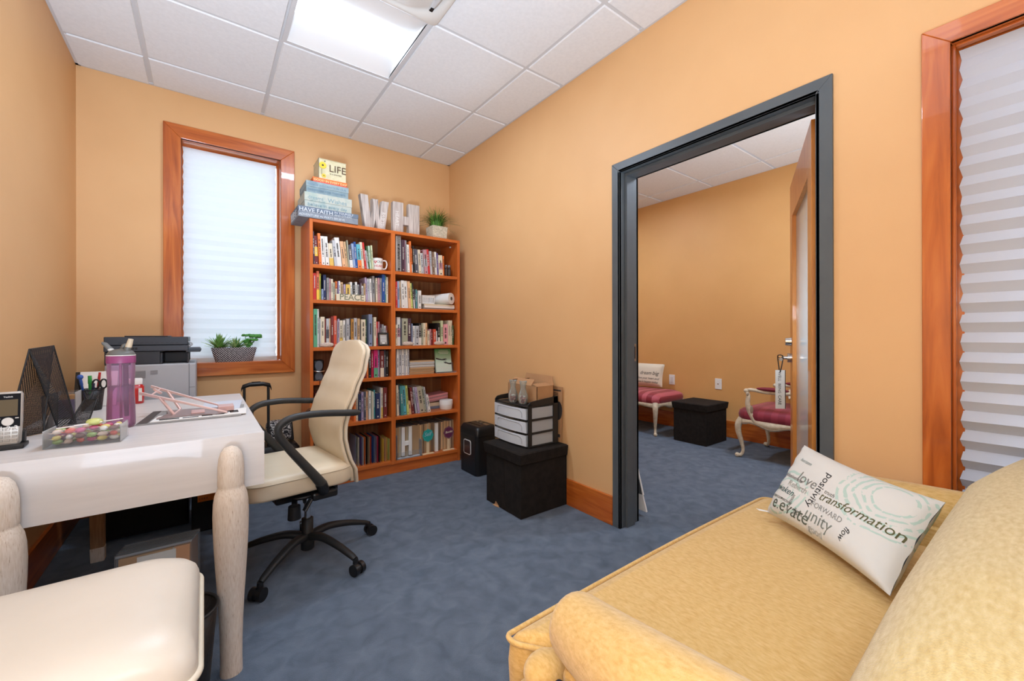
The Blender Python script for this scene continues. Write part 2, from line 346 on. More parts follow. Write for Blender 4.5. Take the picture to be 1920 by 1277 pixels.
m.box(XR+.012, XR+.035, VY1-.008, VY1, VZ0, VZ1, 1).box(XR+.05, XR+.14, VY1-.022, VY1, VZ0, VZ1, 1).box(XR+.012, XR+.035, VY0, VY1-.008, VZ1-.008, VZ1, 0).box(XR+.05, XR+.14, VY0, VY1-.022, VZ1-.022, VZ1, 0)
win2 = struct('window_2', m, [W_y, W_z], bev=.002)
m = MB(); m.box(XR+.085, XR+.091, VY0, VY1-.02, VZ0, VZ1-.02); build('window_pane', m, M_glass, win2)
pleats('paper_shade', 'x', XR+.043, VY0+.01, VY1-.012, VZ0+.02, VZ1-.012, 30, .012, M_shade2, win2, lambda t: .25+.75*min(1, t*1.4))
# steel door frame
m = MB()
fx = XR-.012
m.box(fx, X2+.012, DY1, DY1+.012, 0, DZ).box(fx, X2+.012, DY0-.012, DY0, 0, DZ).box(fx, X2+.012, DY0-.012, DY1+.012, DZ, DZ+.012)     # liner
for x0, x1 in ((fx, XR+.004), (X2-.004, X2+.012)):                                     # faces both sides, mitred
    f0 = lambda u, v, x0=x0: (x0, u, v); f1 = lambda u, v, x1=x1: (x1, u, v); w_ = .052
    m.prism([(DY1, 0), (DY1+w_, 0), (DY1+w_, DZ+w_), (DY1, DZ)], f0, f1); m.prism([(DY0, 0), (DY0-w_, 0), (DY0-w_, DZ+w_), (DY0, DZ)], f0, f1)
    m.prism([(DY1, DZ), (DY1+w_, DZ+w_), (DY0-w_, DZ+w_), (DY0, DZ)], f0, f1)
m.box(XR+.035, XR+.10, DY1-.016, DY1, 0, DZ-.016).box(XR+.035, XR+.10, DY0, DY0+.016, 0, DZ-.016).box(XR+.035, XR+.10, DY0, DY1, DZ-.016, DZ)   # stop
dfr = struct('door_1', m, M_frame, bev=.0015)
m = MB(); m.box(X2-.044, X2-.012, DY1-.0025, DY1, .93, 1.03, 0); m.box(X2-.036, X2-.02, DY1-.0035, DY1-.0015, .945, 1.015, 1); build('strike_plate', m, [M_steel, M_blk], dfr)
# open door leaf with a long glass panel, hinged on the near jamb
HX, HY, DA = X2+.006, DY0+.02, math.atan2(.36, .81)
LM = Tr(HX, HY, 0) @ Rz(DA); LW, LT, LH = .90, .044, 1.965
leaf = thing('door_2', (HX, HY, 0), None, None); leaf['kind'] = 'structure'
m = MB(); s0, s1 = .115, .125
for a, b, z0, z1 in ((0, s0, .012, LH), (LW-s1, LW, .012, LH), (s0, LW-s1, .012, .25), (s0, LW-s1, LH-.20, LH)):
    m.box(a, b, 0, LT, z0, z1, 0, LM)
build('door_leaf', m, D_z, leaf, bev=.001)
m = MB(); m.box(s0, LW-s1, LT/2-.003, LT/2+.003, .25, LH-.20, 0, LM); build('door_glass', m, M_glass, leaf)
def handle_set(side):
    y = LT if side > 0 else 0; s = side
    m = MB(); m.cyl(LM @ Vector((LW-.06, y, 1.04)), LM @ Vector((LW-.06, y+s*.03, 1.04)), .025, .021, 20); m.cyl(LM @ Vector((LW-.06, y, .945)), LM @ Vector((LW-.06, y+s*.02, .945)), .027, .027, 20)
    pts = smoothpath([LM @ Vector(p) for p in ((LW-.06, y+s*.015, .945), (LW-.06, y+s*.045, .945), (LW-.075, y+s*.058, .945), (LW-.11, y+s*.060, .943), (LW-.165, y+s*.058, .94))], 5)
    m.tube(pts, .0095, 10); build('door_handle', m, M_chrome, leaf)
handle_set(1); handle_set(-1)
# hanger hung over the handle
m = MB(); c = LM @ Vector((LW-.115, LT+.058, .95)); U = LM.to_3x3() @ Vector((1,0,0)); V = Vector((0,0,-1)); N = LM.to_3x3() @ Vector((0,1,0))
hg = thing('door_hanger', c, 'narrow white lettered tag hanging by a black ribbon from the inner door handle', 'door hanger')
loop = [c+U*(a*.014)+V*(b) + N*d for a, b, d in ((0,-.013,0),(1,-.004,.012),(1,.06,.006),(0,.09,.004))]
m.tube(smoothpath(loop, 4), .003, 6); loop = [c+U*(a*.014)+V*(b) + N*d for a, b, d in ((0,-.013,0),(-1,-.004,-.012),(-1,.05,-.006),(0,.09,.002))]
m.tube(smoothpath(loop, 4), .003, 6); build('ribbon', m, M_blk, hg)
TA = Rz(DA+radians(-68)).to_3x3(); TU, TN = TA @ Vector((1,0,0)), TA @ Vector((0,-1,0))
m = MB(); MM = Matrix.Translation(c+V*.075) @ TA.to_4x4(); m.box(-.027, .027, -.0015, .0015, -.225, 0, 0, MM); m.box(.024, .0275, -.0025, .0025, -.225, 0, 1, MM)
for q, wd in enumerate(('WELL', 'BEING', 'CARE')): lettering(m, wd, .026, c+V*(.085+.068*q)+TU*-.012+TN*.0018, V, -TU if False else TU, 1, fit=.055)
build('tag_board', m, [M_white, M_ink], hg)
# wall plates in the other room
for yy, lab, toggle in ((2.79, 'white blank wall plate left of the other on the far room wall', 0), (2.24, 'white wall plate with a centre jack above the far black cube', 1)):
    t = thing('wall_plate', (XF-.004, yy, .552), lab, 'wall plate')
    m = MB(); m.box(XF-.006, XF, yy-.036, yy+.036, .552-.058, .552+.058); build('plate', m, M_white, t, bev=.002)
    m = MB()
    if toggle: m.cyl((XF-.006, yy, .552), (XF-.012, yy, .552), .006)
    else: m.box(XF-.009, XF-.006, yy-.016, yy+.016, .552-.034, .552+.034)
    build('jack' if toggle else 'insert', m, M_chrome if toggle else M_offwhite, t)
# outlet on the right wall, just above the drawer unit, with a plug-in adapter
t = thing('wall_outlet', (XR-.004, 2.36, .62), 'white outlet with a plugged-in white adapter on the tan wall left of the drawer tower', 'outlet')
m = MB(); m.box(XR-.006, XR, 2.325, 2.395, .56, .675); build('plate', m, M_white, t, bev=.002)
m = MB(); m.box(XR-.045, XR-.006, 2.33, 2.385, .60, .665).box(XR-.085, XR-.045, 2.345, 2.37, .595, .618); build('adapter', m, M_offwhite, t, bev=.004)

# ---------------------------------------------------------------- ceiling lights (indirect troffers)
def troffer(x0, y0, strength, label, along='x', gain=1):
    t = thing('ceiling_light', (x0+T/2, y0+T/2, CEIL), label, 'ceiling light', 'recessed square ceiling lights')
    a, b, c, d = x0, x0+T, y0, y0+T; e = .022
    m = MB(); m.box(a, b, c, c+e, CEIL-.003, CEIL+.01).box(a, b, d-e, d, CEIL-.003, CEIL+.01).box(a, a+e, c+e, d-e, CEIL-.003, CEIL+.01).box(b-e, b, c+e, d-e, CEIL-.003, CEIL+.01); build('frame', m, M_grid, t)
    m = MB(); a += e; b -= e; c += e; d -= e; h = .06
    c1, d1 = c+(d-c)*.36, c+(d-c)*.70
    m.add([(a,c,CEIL),(b,c,CEIL),(b,c1,CEIL+h),(a,c1,CEIL+h)], [(0,1,2,3)]); m.add([(a,d,CEIL),(b,d,CEIL),(b,d1,CEIL+h),(a,d1,CEIL+h)], [(0,3,2,1)])
    for x in (a, b): m.add([(x,c,CEIL),(x,d,CEIL),(x,d1,CEIL+h),(x,c1,CEIL+h)], [(0,1,2,3)])
    m.box(a, b, c1, d1, CEIL+h, CEIL+h+.004)
    build('reflector', m, mat('reflector_white', (240,240,238), .6), t, recalc=False)
    m = MB(); n = 8; cy, r = (c1+d1)/2, (d1-c1)/2
    m.grid(lambda u, v: (a+.002+(b-a-.004)*u, cy-r*cos(pi*v), CEIL+h-.002-.03*sin(pi*v)), 1, 12)
    mm = mat('lamp_lens_%g' % strength, (255,252,246), .5, emit=strength); build('diffuser', m, mm, t)
    if gain > 1: lamp('tube_lamp', 'AREA', ((a+b)/2, cy, CEIL-.001), gain, b-a-.01, WB, sy=(d1-c1)*.9)
    return t
troffer(GX, GY-2*T, LENS_MAIN, 'bright recessed square ceiling light above the bookcase side of the office', gain=10.5)
troffer(GX, GY-5*T, LENS_BACK, 'bright recessed square ceiling light above the camera end of the office')
troffer(GX, GY-7*T, LENS_BACK, 'bright recessed square ceiling light nearest the front wall')
troffer(3.535-T, 1.68-2*T, LENS_OTHER, 'recessed square ceiling light over the near end of the other room')
troffer(3.535-T, 1.68+2*T, LENS_OTHER, 'recessed square ceiling light over the far end of the other room')
# ceiling air diffuser beside the light
t = thing('ceiling_cassette', (GX+T/2, GY-2.5*T, CEIL), 'off-white square ceiling cassette with a round dished face beside the ceiling light', 'ceiling cassette')
x0, x1, y0, y1 = GX+.002, GX+T+.008, GY-3*T-.002, GY-2*T-.004
cx, cy = (x0+x1)/2, (y0+y1)/2
def rrect(x0, x1, y0, y1, r, z, n=8):
    P = []
    for qx, qy, a0 in ((x1-r, y1-r, 0), (x0+r, y1-r, 90), (x0+r, y0+r, 180), (x1-r, y0+r, 270)):
        for k in range(n+1):
            a = radians(a0+90*k/n); P.append(Vector((qx+r*cos(a), qy+r*sin(a), z)))
    return P
mC = mat('cassette_plastic', (214,210,203), .45)
m = MB(); m.rings([rrect(x0, x1, y0, y1, .03, CEIL+.0), rrect(x0, x1, y0, y1, .03, CEIL-.022), rrect(x0+.006, x1-.006, y0+.006, y1-.006, .03, CEIL-.026), rrect(x0+.028, x1-.028, y0+.028, y1-.028, .16, CEIL-.027), rrect(x0+.034, x1-.034, y0+.034, y1-.034, .16, CEIL-.020), rrect(x0+.06, x1-.06, y0+.06, y1-.06, .15, CEIL-.032), rrect(x0+.2, x1-.2, y0+.2, y1-.2, .08, CEIL-.036)], 0, True)
build('panel', m, mC, t)
m = MB()
def slotpts(z, g): return [Vector((x1-.075+g*cos(a)*.018-.0, cy+.05+ (.14+g*.018)*sin(a) if False else cy+.1+(.10)*sin(a)*(1+g*.1), z)) for a in [2*pi*k/20 for k in range(20)]]
m.rings([slotpts(CEIL-.0285, 1), slotpts(CEIL-.034, 1), slotpts(CEIL-.035, .4)], 0, True); build('louver', m, mat('cassette_louver', (196,196,196), .4), t)
m = MB(); m.box(x1-.082, x1-.066, cy+.182, cy+.205, CEIL-.038, CEIL-.0295); build('louver_clip', m, M_blk, t)
# ================================================================ BOOKCASE
BX0, BX1, BY0, BY1, BZ = .586, 1.776, 3.14, 3.462, 1.902
bc = thing('bookcase', ((BX0+BX1)/2, BY1, 0), 'tall cherry-coloured double bookcase with twelve filled bays against the tan back wall', 'bookcase')
def part(name, boxes, mt, par=bc, bev=.0015):
    m = MB()
    for b in boxes: m.box(*b)
    return build(name, m, mt, par, bev=bev)
DV0, DV1 = 1.166, 1.200
part('side_panel', [(BX0, BX0+.022, BY0, BY1, 0, BZ)], B_z); part('side_panel', [(BX1-.024, BX1, BY0, BY1, 0, BZ)], B_z)
part('divider', [(DV0, DV1, BY0+.0005, BY1-.008, .074, BZ-.022)], B_z)
part('top_board', [(BX0+.022, BX1-.024, BY0+.0005, BY1, BZ-.024, BZ)], B_x)
part('back_panel', [(BX0+.022, BX1-.024, BY1-.008, BY1-.001, .02, BZ-.024)], B_back)
part('plinth', [(BX0+.022, BX1-.024, BY0+.012, BY0+.03, 0, .074)], B_x)
LSH = [.100, .441, .760, 1.000, 1.336, 1.584]; RSH = [.098, .443, .763, 1.000, 1.300, 1.588]
for z in LSH: part('shelf', [(BX0+.022, DV0, BY0+.002, BY1-.008, z-.025, z)], B_x)
for z in RSH: part('shelf', [(DV1, BX1-.024, BY0+.002, BY1-.008, z-.025, z)], B_x)
part('cable_clip', [(1.733, 1.745, 3.24, 3.255, 1.852, 1.864)], M_offwhite)
# ---------------------------------------------------------------- books: x mm, thickness mm, height mm, lean, cover[:band]
ROWS = {
"L1": (1.584, "605,10,233,-0.03,plum 619,21,206,-0.08,maroon:yellow 645,17,224,-0.11,orange 664,23,208,-0.12,white 689,23,209,-0.1,white 714,28,163,-0.08,cream:gold 744,19,187,-0.11,silver 768,32,213,-0.15,white 808,22,188,-0.14,peach 832,15,189,-0.1,tan 849,8,201,-0.07,sage 859,22,165,-0.08,slate:white 885,16,181,-0.09,lightblue 903,15,197,-0.08,blue 922,28,180,-0.08,aqua:orange 952,17,201,-0.11,cream 971,12,200,-0.11,red 987,11,142,-0.12,silver 1001,12,179,-0.1,darkgreen 1015,11,182,-0.09,mint 1028,11,186,-0.06,palegreen"),
"L2": (1.336, "614,20,189,0,red 637,17,205,0,coral:yellow 656,10,189,0,olive 669,11,78,0,lightblue 682,19,183,0,navy 704,14,162,0,grey 721,10,158,0,rose 733,12,155,0,cream 748,13,133,0,sage 764,12,141,-0,orange:cream 778,6,141,-0.02,violet 789,11,144,-0.03,white 802,19,137,-0.04,tan 823,11,122,-0.03,lilac 836,30,124,-0,gold 870,15,144,-0.03,white 887,16,140,-0.02,black 906,15,146,-0.04,white 923,14,129,-0.02,grey 941,9,147,-0.01,plum 952,14,121,-0.02,white 968,9,138,-0.01,tan 984,13,187,-0.05,lilac 999,14,180,-0.04,silver 1015,14,180,-0.04,white 1035,17,202,-0.02,grey 1062,12,190,-0.02,cream 1076,13,190,-0.02,rose 1091,11,190,0,grey 1104,21,222,0,blue 1128,11,213,0,teal 1141,14,203,0,cream"),
"L3": (1.000, "615,25,271,0,green 642,11,271,0,white 655,6,203,0,silver 663,25,216,0,cream 690,7,201,0,maroon 699,18,204,0,silver:slate 719,10,206,0,peach 731,16,219,0,maroon 750,20,225,0,redorange 772,6,190,0,grey 779,11,204,0,lilac 792,21,193,0,cream:gold 815,14,194,0,white 837,21,206,0,silver 860,9,211,0,slate 872,18,205,0,ochre 893,21,212,0,silver 917,17,209,0,tan 936,6,169,0,slate 945,30,203,0,cream 978,9,207,0,darkgreen 1001,26,243,0,steel 1040,18,222,0,cream 1060,10,188,0,red 1072,10,188,0,rose 1089,13,170,0,plum 1104,13,168,0,grey 1119,15,158,0,silver 1137,9,158,0,maroon"),
"L4": (0.760, "954,16,207,0,crimson 973,10,208,0,maroon 986,13,206,0,orange 1003,16,207,0,black 1021,15,209,0,crimson 1038,30,215,0,magenta:green 1070,16,209,0,lilac 1089,28,203,0,maroon:cream 1121,9,208,0,slate 1133,17,201,0,black"),
"L5": (0.441, "626,16,234,0,maroon 645,17,234,0,red 890,15,215,0,orange 907,16,213,0,cream 925,20,201,0,navy 947,16,213,0,lilac 965,14,215,0,slate 983,12,215,0,peach 1003,16,218,0,white 1021,6,214,0,sage 1029,8,210,0,cream 1039,11,222,0,teal 1052,33,197,0,navy 1087,8,239,0,silver 1097,14,235,0,cream:gold 1115,26,236,0,maroon"),
"L6": (0.100, "905,16,227,0,steel 924,21,217,0,cream 947,11,218,0,violet 960,9,212,0,white 972,14,214,0,orange:white 988,13,213,0,black 1004,10,209,0,tan 1017,14,211,0,redorange 1034,12,208,0,blue 1048,12,204,0,steel:white 1062,6,205,0,rose 1069,12,205,0,crimson 1083,13,205,0,black:cream 1099,11,187,0,ochre 1113,16,177,0,yellow 1131,8,177,0,peach 1141,16,176,0,gold 1163,17,169,0,lime"),
"R1": (1.588, "1200,21,286,0,grey 1226,37,299,-0.01,white 1266,20,258,-0.01,plum 1288,9,259,-0.02,mauve 1299,9,258,-0.03,grey 1310,19,226,-0.06,white 1331,13,255,-0.03,orange 1346,12,201,-0.04,orange:white 1360,11,220,-0.05,black 1373,24,198,-0.07,slate 1399,6,194,-0.06,grey 1407,18,196,-0.06,cream 1427,20,171,-0.07,silver 1449,6,191,-0.07,maroon 1457,29,202,-0.07,rose:silver 1488,20,209,-0.08,red 1512,16,196,-0.06,silver 1530,20,193,-0.04,brown 1557,23,197,-0.05,white 1582,9,189,-0.04,violet 1593,35,172,-0.05,cream:rose 1631,10,170,-0.01,orange"),
"R2": (1.300, "1214,15,209,-0.01,red 1231,15,213,-0.02,lightblue 1248,12,214,-0.03,tan 1262,23,221,-0.06,white 1288,28,221,-0.13,white 1319,21,218,-0.13,peach 1343,15,206,-0.13,lime 1361,10,208,-0.11,black:white 1374,9,151,0,slate 1386,10,158,0,teal 1404,25,150,0,white"),
"R3": (1.000, "1212,13,166,0,cream 1228,26,227,0,white:rose 1256,6,216,0,slate 1264,48,219,0,sage 1314,28,219,0,plum 1344,9,177,0,steel 1356,20,160,0,white 1378,28,160,0,silver 1408,22,184,0,black:white 1432,15,178,0,sage 1449,19,184,0,cream 1470,15,185,0,peach 1488,13,122,0,cream 1503,12,134,0,rose 1518,19,133,0,maroon 1539,22,134,0,redorange 1565,8,119,0,white 1577,20,186,0,black:white 1599,7,187,0,olive 1608,17,207,0,palegreen 1635,42,177,0,pink 1679,19,210,0,cream 1700,13,210,0,cream 1718,13,167,0,darkgreen"),
"R4": (0.763, "1219,16,212,0,white 1238,19,211,0,silver 1261,16,211,0,white 1279,12,210,0,silver 1294,12,210,0,white 1308,14,210,0,silver"),
"R5": (0.443, "1224,16,243,-0.03,cream 1242,9,249,-0.05,slate 1253,21,235,-0.08,teal 1276,25,232,-0.1,aqua 1303,15,236,-0.1,lime 1320,19,107,-0.19,peach 1343,17,217,-0.19,maroon 1362,11,216,-0.19,plum 1375,11,218,-0.19,silver 1389,19,217,-0.19,lilac 1410,38,220,-0.19,khaki 1451,17,218,-0.2,sage 1470,9,214,-0.2,silver 1482,20,146,-0.26,white"),
}
SHELFNAME = {'L1':'top left', 'L2':'second left', 'L3':'third left', 'L4':'fourth left', 'L5':'fifth left', 'L6':'bottom left', 'R1':'top right', 'R2':'second right', 'R3':'third right', 'R4':'fourth right', 'R5':'fifth right', 'R6':'bottom right'}
WORD = dict(plum='plum', maroon='maroon', silver='light grey', slate='dark grey', lightblue='pale blue', aqua='aqua', darkgreen='dark green', palegreen='pale green', coral='coral', steel='slate blue', redorange='red-orange', lime='yellow-green', kraft='kraft brown')
ORD = ['first','second','third','fourth','fifth','sixth','seventh','eighth','ninth','tenth','eleventh','twelfth','thirteenth','fourteenth','fifteenth','sixteenth','seventeenth','eighteenth','nineteenth','twentieth','twenty-first','twenty-second','twenty-third','twenty-fourth','twenty-fifth','twenty-sixth','twenty-seventh','twenty-eighth','twenty-ninth','thirtieth','thirty-first','thirty-second','thirty-third','thirty-fourth','thirty-fifth','thirty-sixth','thirty-seventh','thirty-eighth','thirty-ninth','fortieth']
def word(c): return WORD.get(c, c)
def book(x, wd, h, y0, z0, depth, lean, col, band=None, spiral=False, seed=0, label='', group='', name='book'):
    """upright book: cover boards, spine towards the room, page block, spine lettering"""
    rnd = random.Random(seed); m = MB(); t = min(.0022, wd*.2)
    m.box(0, wd, 0, t, 0, h, 0)                                   # spine
    m.box(0, t, t, depth, 0, h, 0).box(wd-t, wd, t, depth, 0, h, 0)
    m.box(t, wd-t, t, depth-.004, .002, h-.003, 1)
    y = -.0006
    if band:
        b0, b1 = ((.0, .35) if rnd.random() < .6 else (.3, .62)); m.box(.0002, wd-.0002, y, .0004, h*b0+.001, h*b1, 2)
    # title: a column of little letter marks
    if wd > .008:
        tw = wd*rnd.uniform(.32, .5); cx = wd/2; za, zb = h*rnd.uniform(.30, .40), h*rnd.uniform(.72, .9); z = za
        while z < zb:
            l = rnd.uniform(.003, .007)
            if rnd.random() < .86: m.box(cx-tw/2*rnd.uniform(.7, 1), cx+tw/2*rnd.uniform(.7, 1), y-.0003, y+.0003, z, z+l*.72, 3)
            z += l
        if rnd.random() < .6: m.box(cx-tw*.4, cx+tw*.4, y-.0003, y+.0003, h*.06, h*.06+tw*.8, 3)
    if spiral:
        for k in range(int(h/.0085)): m.box(wd*.12, wd*.88, -.004, -.001, .006+k*.0085, .0095+k*.0085, 3)
    M = Tr(x, y0, z0) @ Matrix.Rotation(math.atan(lean), 4, 'Y')
    m.xf(M)
    c = PAL[col]; lum = sum(c)/3
    ink = M_ink if lum > 120 else mat('pale_ink', (206,200,190), .6)
    o = build(name, m, [cm(col), M_pages, cm(band or col), ink], base=(x, y0, z0))
    return tag(o, label, 'book', group)
used = set()
for key, (zs, txt) in ROWS.items():
    L = [q.split(',') for q in txt.split()]; cols = [q[4] for q in L]; hs = [int(q[2]) for q in L]; ws = [int(q[1]) for q in L]
    xs = [int(q[0])/1000 for q in L]
    X0b = BX0+.023 if key[0] == 'L' else DV1+.001; X1b = DV0-.001 if key[0] == 'L' else BX1-.025
    reach = -9
    def layout(k_):
        out = []; reach = lean0 = h0 = None
        for q in L:
            x, wd, h, lean = int(q[0])/1000, int(q[1])/1000*k_, int(q[2])/1000, float(q[3])
            if out:
                sh_ = max(0, (lean0-lean)*min(h, h0)); gap = max(0, x-reach)
                if sh_ > gap+.002: lean = lean0-(gap+.002)/min(h, h0); sh_ = gap+.002
                x = max(x, reach+max(0, sh_)+.0003)
            else: x = max(x, X0b, X0b-h*math.sin(math.atan(lean)))
            reach = x+wd/math.cos(math.atan(lean))+.0008; lean0, h0 = lean, h; out.append((x, wd, h, lean))
        return out, reach
    k_ = 1.0
    while layout(k_)[1] > X1b: k_ -= .01
    nxt = {'L1': 1.876, 'R1': 1.876}.get(key) or (LSH if key[0] == 'L' else RSH)[{'2': 5, '3': 4, '4': 3, '5': 2, '6': 1}[key[1]]]-.027
    for i, (q, (x, wd, h, lean)) in enumerate(zip(L, layout(k_)[0])):
        h = min(h, nxt-zs-.002-wd*abs(lean)); col, _, band = q[4].partition(':'); a = math.atan(lean)
        nb = []
        if i: nb.append('right of the %s one' % word(cols[i-1].split(':')[0]))
        size = 'thick ' if ws[i] >= 24 else 'thin ' if ws[i] <= 9 else 'tall ' if hs[i] == max(hs) else 'short ' if hs[i] == min(hs) else ''
        desc = size+word(col)+(' and '+word(band) if band else '')
        nm = SHELFNAME[key]; lab = '%s book%s, %s shelf' % (desc, ' '+nb[0] if nb else ' at the left end', nm)
        if lab in used: lab = '%s book, %s from the left on the %s shelf' % (desc, ORD[i], nm)
        used.add(lab)
        dep = .15+.05*random.Random(i*7+len(nm)).random(); y0 = 3.163+.018*random.Random(i*3+ord(key[1])).random()
        if key == 'R1' and i == 0: y0 = 3.20; dep = .22
        if key == 'R4': dep, y0 = .20, 3.165
        book(x, wd, h, y0, zs+.0007, dep, lean, col, band or None, spiral=(key == 'R1' and i in (1, 13)), seed=hash((key[1], i, 'a')) % 9999 if False else i*31+ord(key[0])*7+ord(key[1]), label=lab, group='books on the %s shelf' % nm)
# ---------------------------------------------------------------- flat stacks and odd things on the shelves
def flatbook(name, x0, x1, y0, y1, z, h, col, label, group, rot=0, cat='book', pages=True):
    m = MB(); t = min(.002, h*.25); m.box(x0, x1, y0, y1, z, z+t, 0).box(x0, x1, y0, y1, z+h-t, z+h, 0).box(x0, x1, y0, y0+.0015, z+t, z+h-t, 0); m.box(x0+.001, x1-.001, y0+.0015, y1-.002, z+t, z+h-t, 1)
    if rot: c = Vector((x0, y0, z)); m.xf(Matrix.Translation(c) @ Matrix.Rotation(rot, 4, 'Y') @ Matrix.Translation(-c))
    o = build(name, m, [cm(col), M_pages], base=(x0, y0, z)); return tag(o, label, cat, group)
rnd = random.Random(3)
z = .7635; stk = [('kraft',.010),('tan',.009),('kraft',.011),('tan',.008),('kraft',.010),('tan',.009),('silver',.007),('white',.008),('grey',.007),('white',.007),('silver',.009),('white',.007),('tan',.010)]
for i, (c, h) in enumerate(stk):
    dx = rnd.uniform(-.004, .004)
    lab = '%s magazine %s in the flat pile, fourth right shelf' % (word(c), 'at the bottom' if i == 0 else 'on top' if i == len(stk)-1 else ORD[i]+' from the bottom')
    flatbook('magazine', 1.332+dx, 1.550+dx, 3.178+rnd.uniform(0,.006), 3.40, z, h-.0004, c, lab, 'magazines in the flat pile', cat='magazine'); z += h
# face-out green book on a clear stand
t = thing('book', (1.645, 3.19, .764), 'green and white softcover standing face out with two reaching hands on its cover', 'book')
GM = Tr(1.568, 3.174, .7705) @ Matrix.Rotation(radians(-9), 4, 'X') @ Matrix.Rotation(.04, 4, 'Z')
mG = mat('book_green', (98,168,104), .4)
def covermat():
    m = mat('green_fade_cover', (210,222,206), .35); n, l, b = nodes(m)
    tc = n.new('ShaderNodeTexCoord'); sp = n.new('ShaderNodeSeparateXYZ'); cr = n.new('ShaderNodeValToRGB'); e = cr.color_ramp.elements
    e[0].position = .35; e[0].color = lin((206,220,204)); e[1].position = .98; e[1].color = lin((84,160,92)); l.new(tc.outputs['Generated'], sp.inputs[0]); l.new(sp.outputs['Z'], cr.inputs[0]); l.new(cr.outputs[0], b.inputs['Base Color']); return m
m = MB(); m.box(0, .152, 0, .014, 0, .198, 0, GM); build('cover', m, covermat(), t)
m = MB()
def arm(pts, r, y=-.0008):
    P = [GM @ Vector((a, y, b)) for a, b in pts]
    for (p, q), (r0, r1) in zip(zip(P, P[1:]), zip(r, r[1:])):
        d = (q-p).normalized(); up = GM.to_3x3() @ Vector((0, -1, 0)); n_ = d.cross(up).normalized(); m.add([p-n_*r0, p+n_*r0, q+n_*r1, q-n_*r1], [(0,1,2,3)], 0)
arm([(.004,.118),(.03,.110),(.062,.104),(.08,.106),(.098,.111),(.108,.106)], [.006,.006,.005,.007,.004,.002]); arm([(.080,.103),(.102,.098)], [.003,.001])
arm([(.150,.070),(.125,.069),(.103,.077),(.09,.078),(.076,.086)], [.007,.006,.005,.006,.002]); arm([(.1,.082),(.092,.092)], [.003,.001])
build('hands_print', m, M_ink, t, recalc=False)
m = MB()
for a, zz, w_ in ((.034,.180,.09),(.030,.168,.1),(.04,.156,.085),(.01,.03,.125),(.03,.012,.09)): m.box(a, a+w_, -.0012, -.0004, zz, zz+.004, 0, GM)
build('title_print', m, M_offwhite, t)
t2 = thing('book_stand', (1.67, 3.2, .763), 'clear acrylic easel holding the green face-out book', 'book stand')
m = MB(); m.box(1.563, 1.742, 3.150, 3.168, .7632, .7652).box(1.563, 1.742, 3.1475, 3.150, .7632, .778); build('ledge', m, M_acryl, t2)
m = MB(); m.box(-.004, .172, .016, .018, .0, .085, 0, GM).box(.06, .10, .018, .06, .004, .006, 0, GM @ Matrix.Rotation(radians(9), 4, 'X')); build('back_rest', m, M_acryl, t2)
# fifth right shelf: pink stack on two books, white tub in front
flatbook('book', 1.520, 1.715, 3.288, 3.44, .4440, .022, 'steel', 'blue-grey book lying flat at the bottom of the pile behind the white tub', 'flat books on the fifth right shelf')
flatbook('book', 1.525, 1.72, 3.288, 3.44, .4668, .030, 'cream', 'cream and green box book lying under the pink bundle of books', 'flat books on the fifth right shelf')
m = MB()
for i in range(4):
    flatbook('book', 1.510, 1.735, 3.286, 3.44, .4985+i*.0140, .0130, 'pink' if i % 2 else 'rose', 'pale pink booklet, %s in the tilted pink bundle' % ('lowest','second lowest','second highest','highest')[i], 'pink booklets', rot=-.10)
m = MB(); tb = thing('storage_tub', (1.68, 3.215, .443), 'round white lidded tub in front of the pink bundle of books', 'tub')
m.lathe([(.050,.443),(.054,.447),(.056,.483)], (1.682, 3.222, .0005), 32); build('tub_body', m, M_white, tb)
m = MB(); m.lathe([(.0575,.484),(.0575,.518),(.0555,.523)], (1.682, 3.222, .0005), 32); build('lid', m, M_white, tb)
# second right shelf: flat papers, slotted basket, roll
flatbook('magazine', 1.46, 1.742, 3.185, 3.40, 1.3005, .012, 'grey', 'grey flat folder at the bottom under the paper roll', 'flat papers under the roll', cat='magazine')
flatbook('magazine', 1.463, 1.744, 3.18, 3.39, 1.3135, .018, 'white', 'thick white pad lying flat directly under the paper roll', 'flat papers under the roll', cat='magazine')
flatbook('magazine', 1.461, 1.742, 3.18, 3.39, 1.3325, .012, 'cream', 'cream pad on top of the flat papers under the paper roll', 'flat papers under the roll', cat='magazine')
tb = thing('storage_basket', (1.50, 3.22, 1.345), 'small white slotted plastic basket beside the paper roll', 'basket')
m = MB(); x0, x1, y0, y1, z0, z1 = 1.448, 1.560, 3.19, 3.30, 1.3455, 1.416
m.box(x0, x1, y0, y0+.003, z0, z0+.010).box(x0, x1, y0, y0+.003, z1-.016, z1)
for k in range(9): a = x0+(x1-x0-.005)*k/8; m.box(a, a+.005, y0, y0+.003, z0+.01, z1-.016)
m.box(x0, x0+.003, y0+.003, y1, z0, z1).box(x1-.003, x1, y0+.003, y1, z0, z1).box(x0, x1, y1-.003, y1, z0, z1).box(x0, x1, y0, y1, z0-.001, z0+.002); build('slotted_wall', m, M_white, tb)
m = MB(); m.box(x0-.003, x1+.003, y0-.004, y0+.001, z1-.004, z1+.001); build('rim', m, M_white, tb)
tr = thing('paper_roll', (1.63, 3.23, 1.345), 'white paper roll lying across the flat papers, core hole facing out', 'paper roll')
p0, p1 = Vector((1.578, 3.40, 1.3935)), Vector((1.706, 3.165, 1.3985)); m = MB(); m.cyl(p0, p1, .043, .049, 32, 0, caps=False)
dv = (p1-p0).normalized(); a_ = dv.cross(Vector((0,0,1))).normalized(); b_ = a_.cross(dv)
ringf = lambda r, c: [c+a_*(r*cos(2*pi*k/28))+b_*(r*sin(2*pi*k/28)) for k in range(28)]
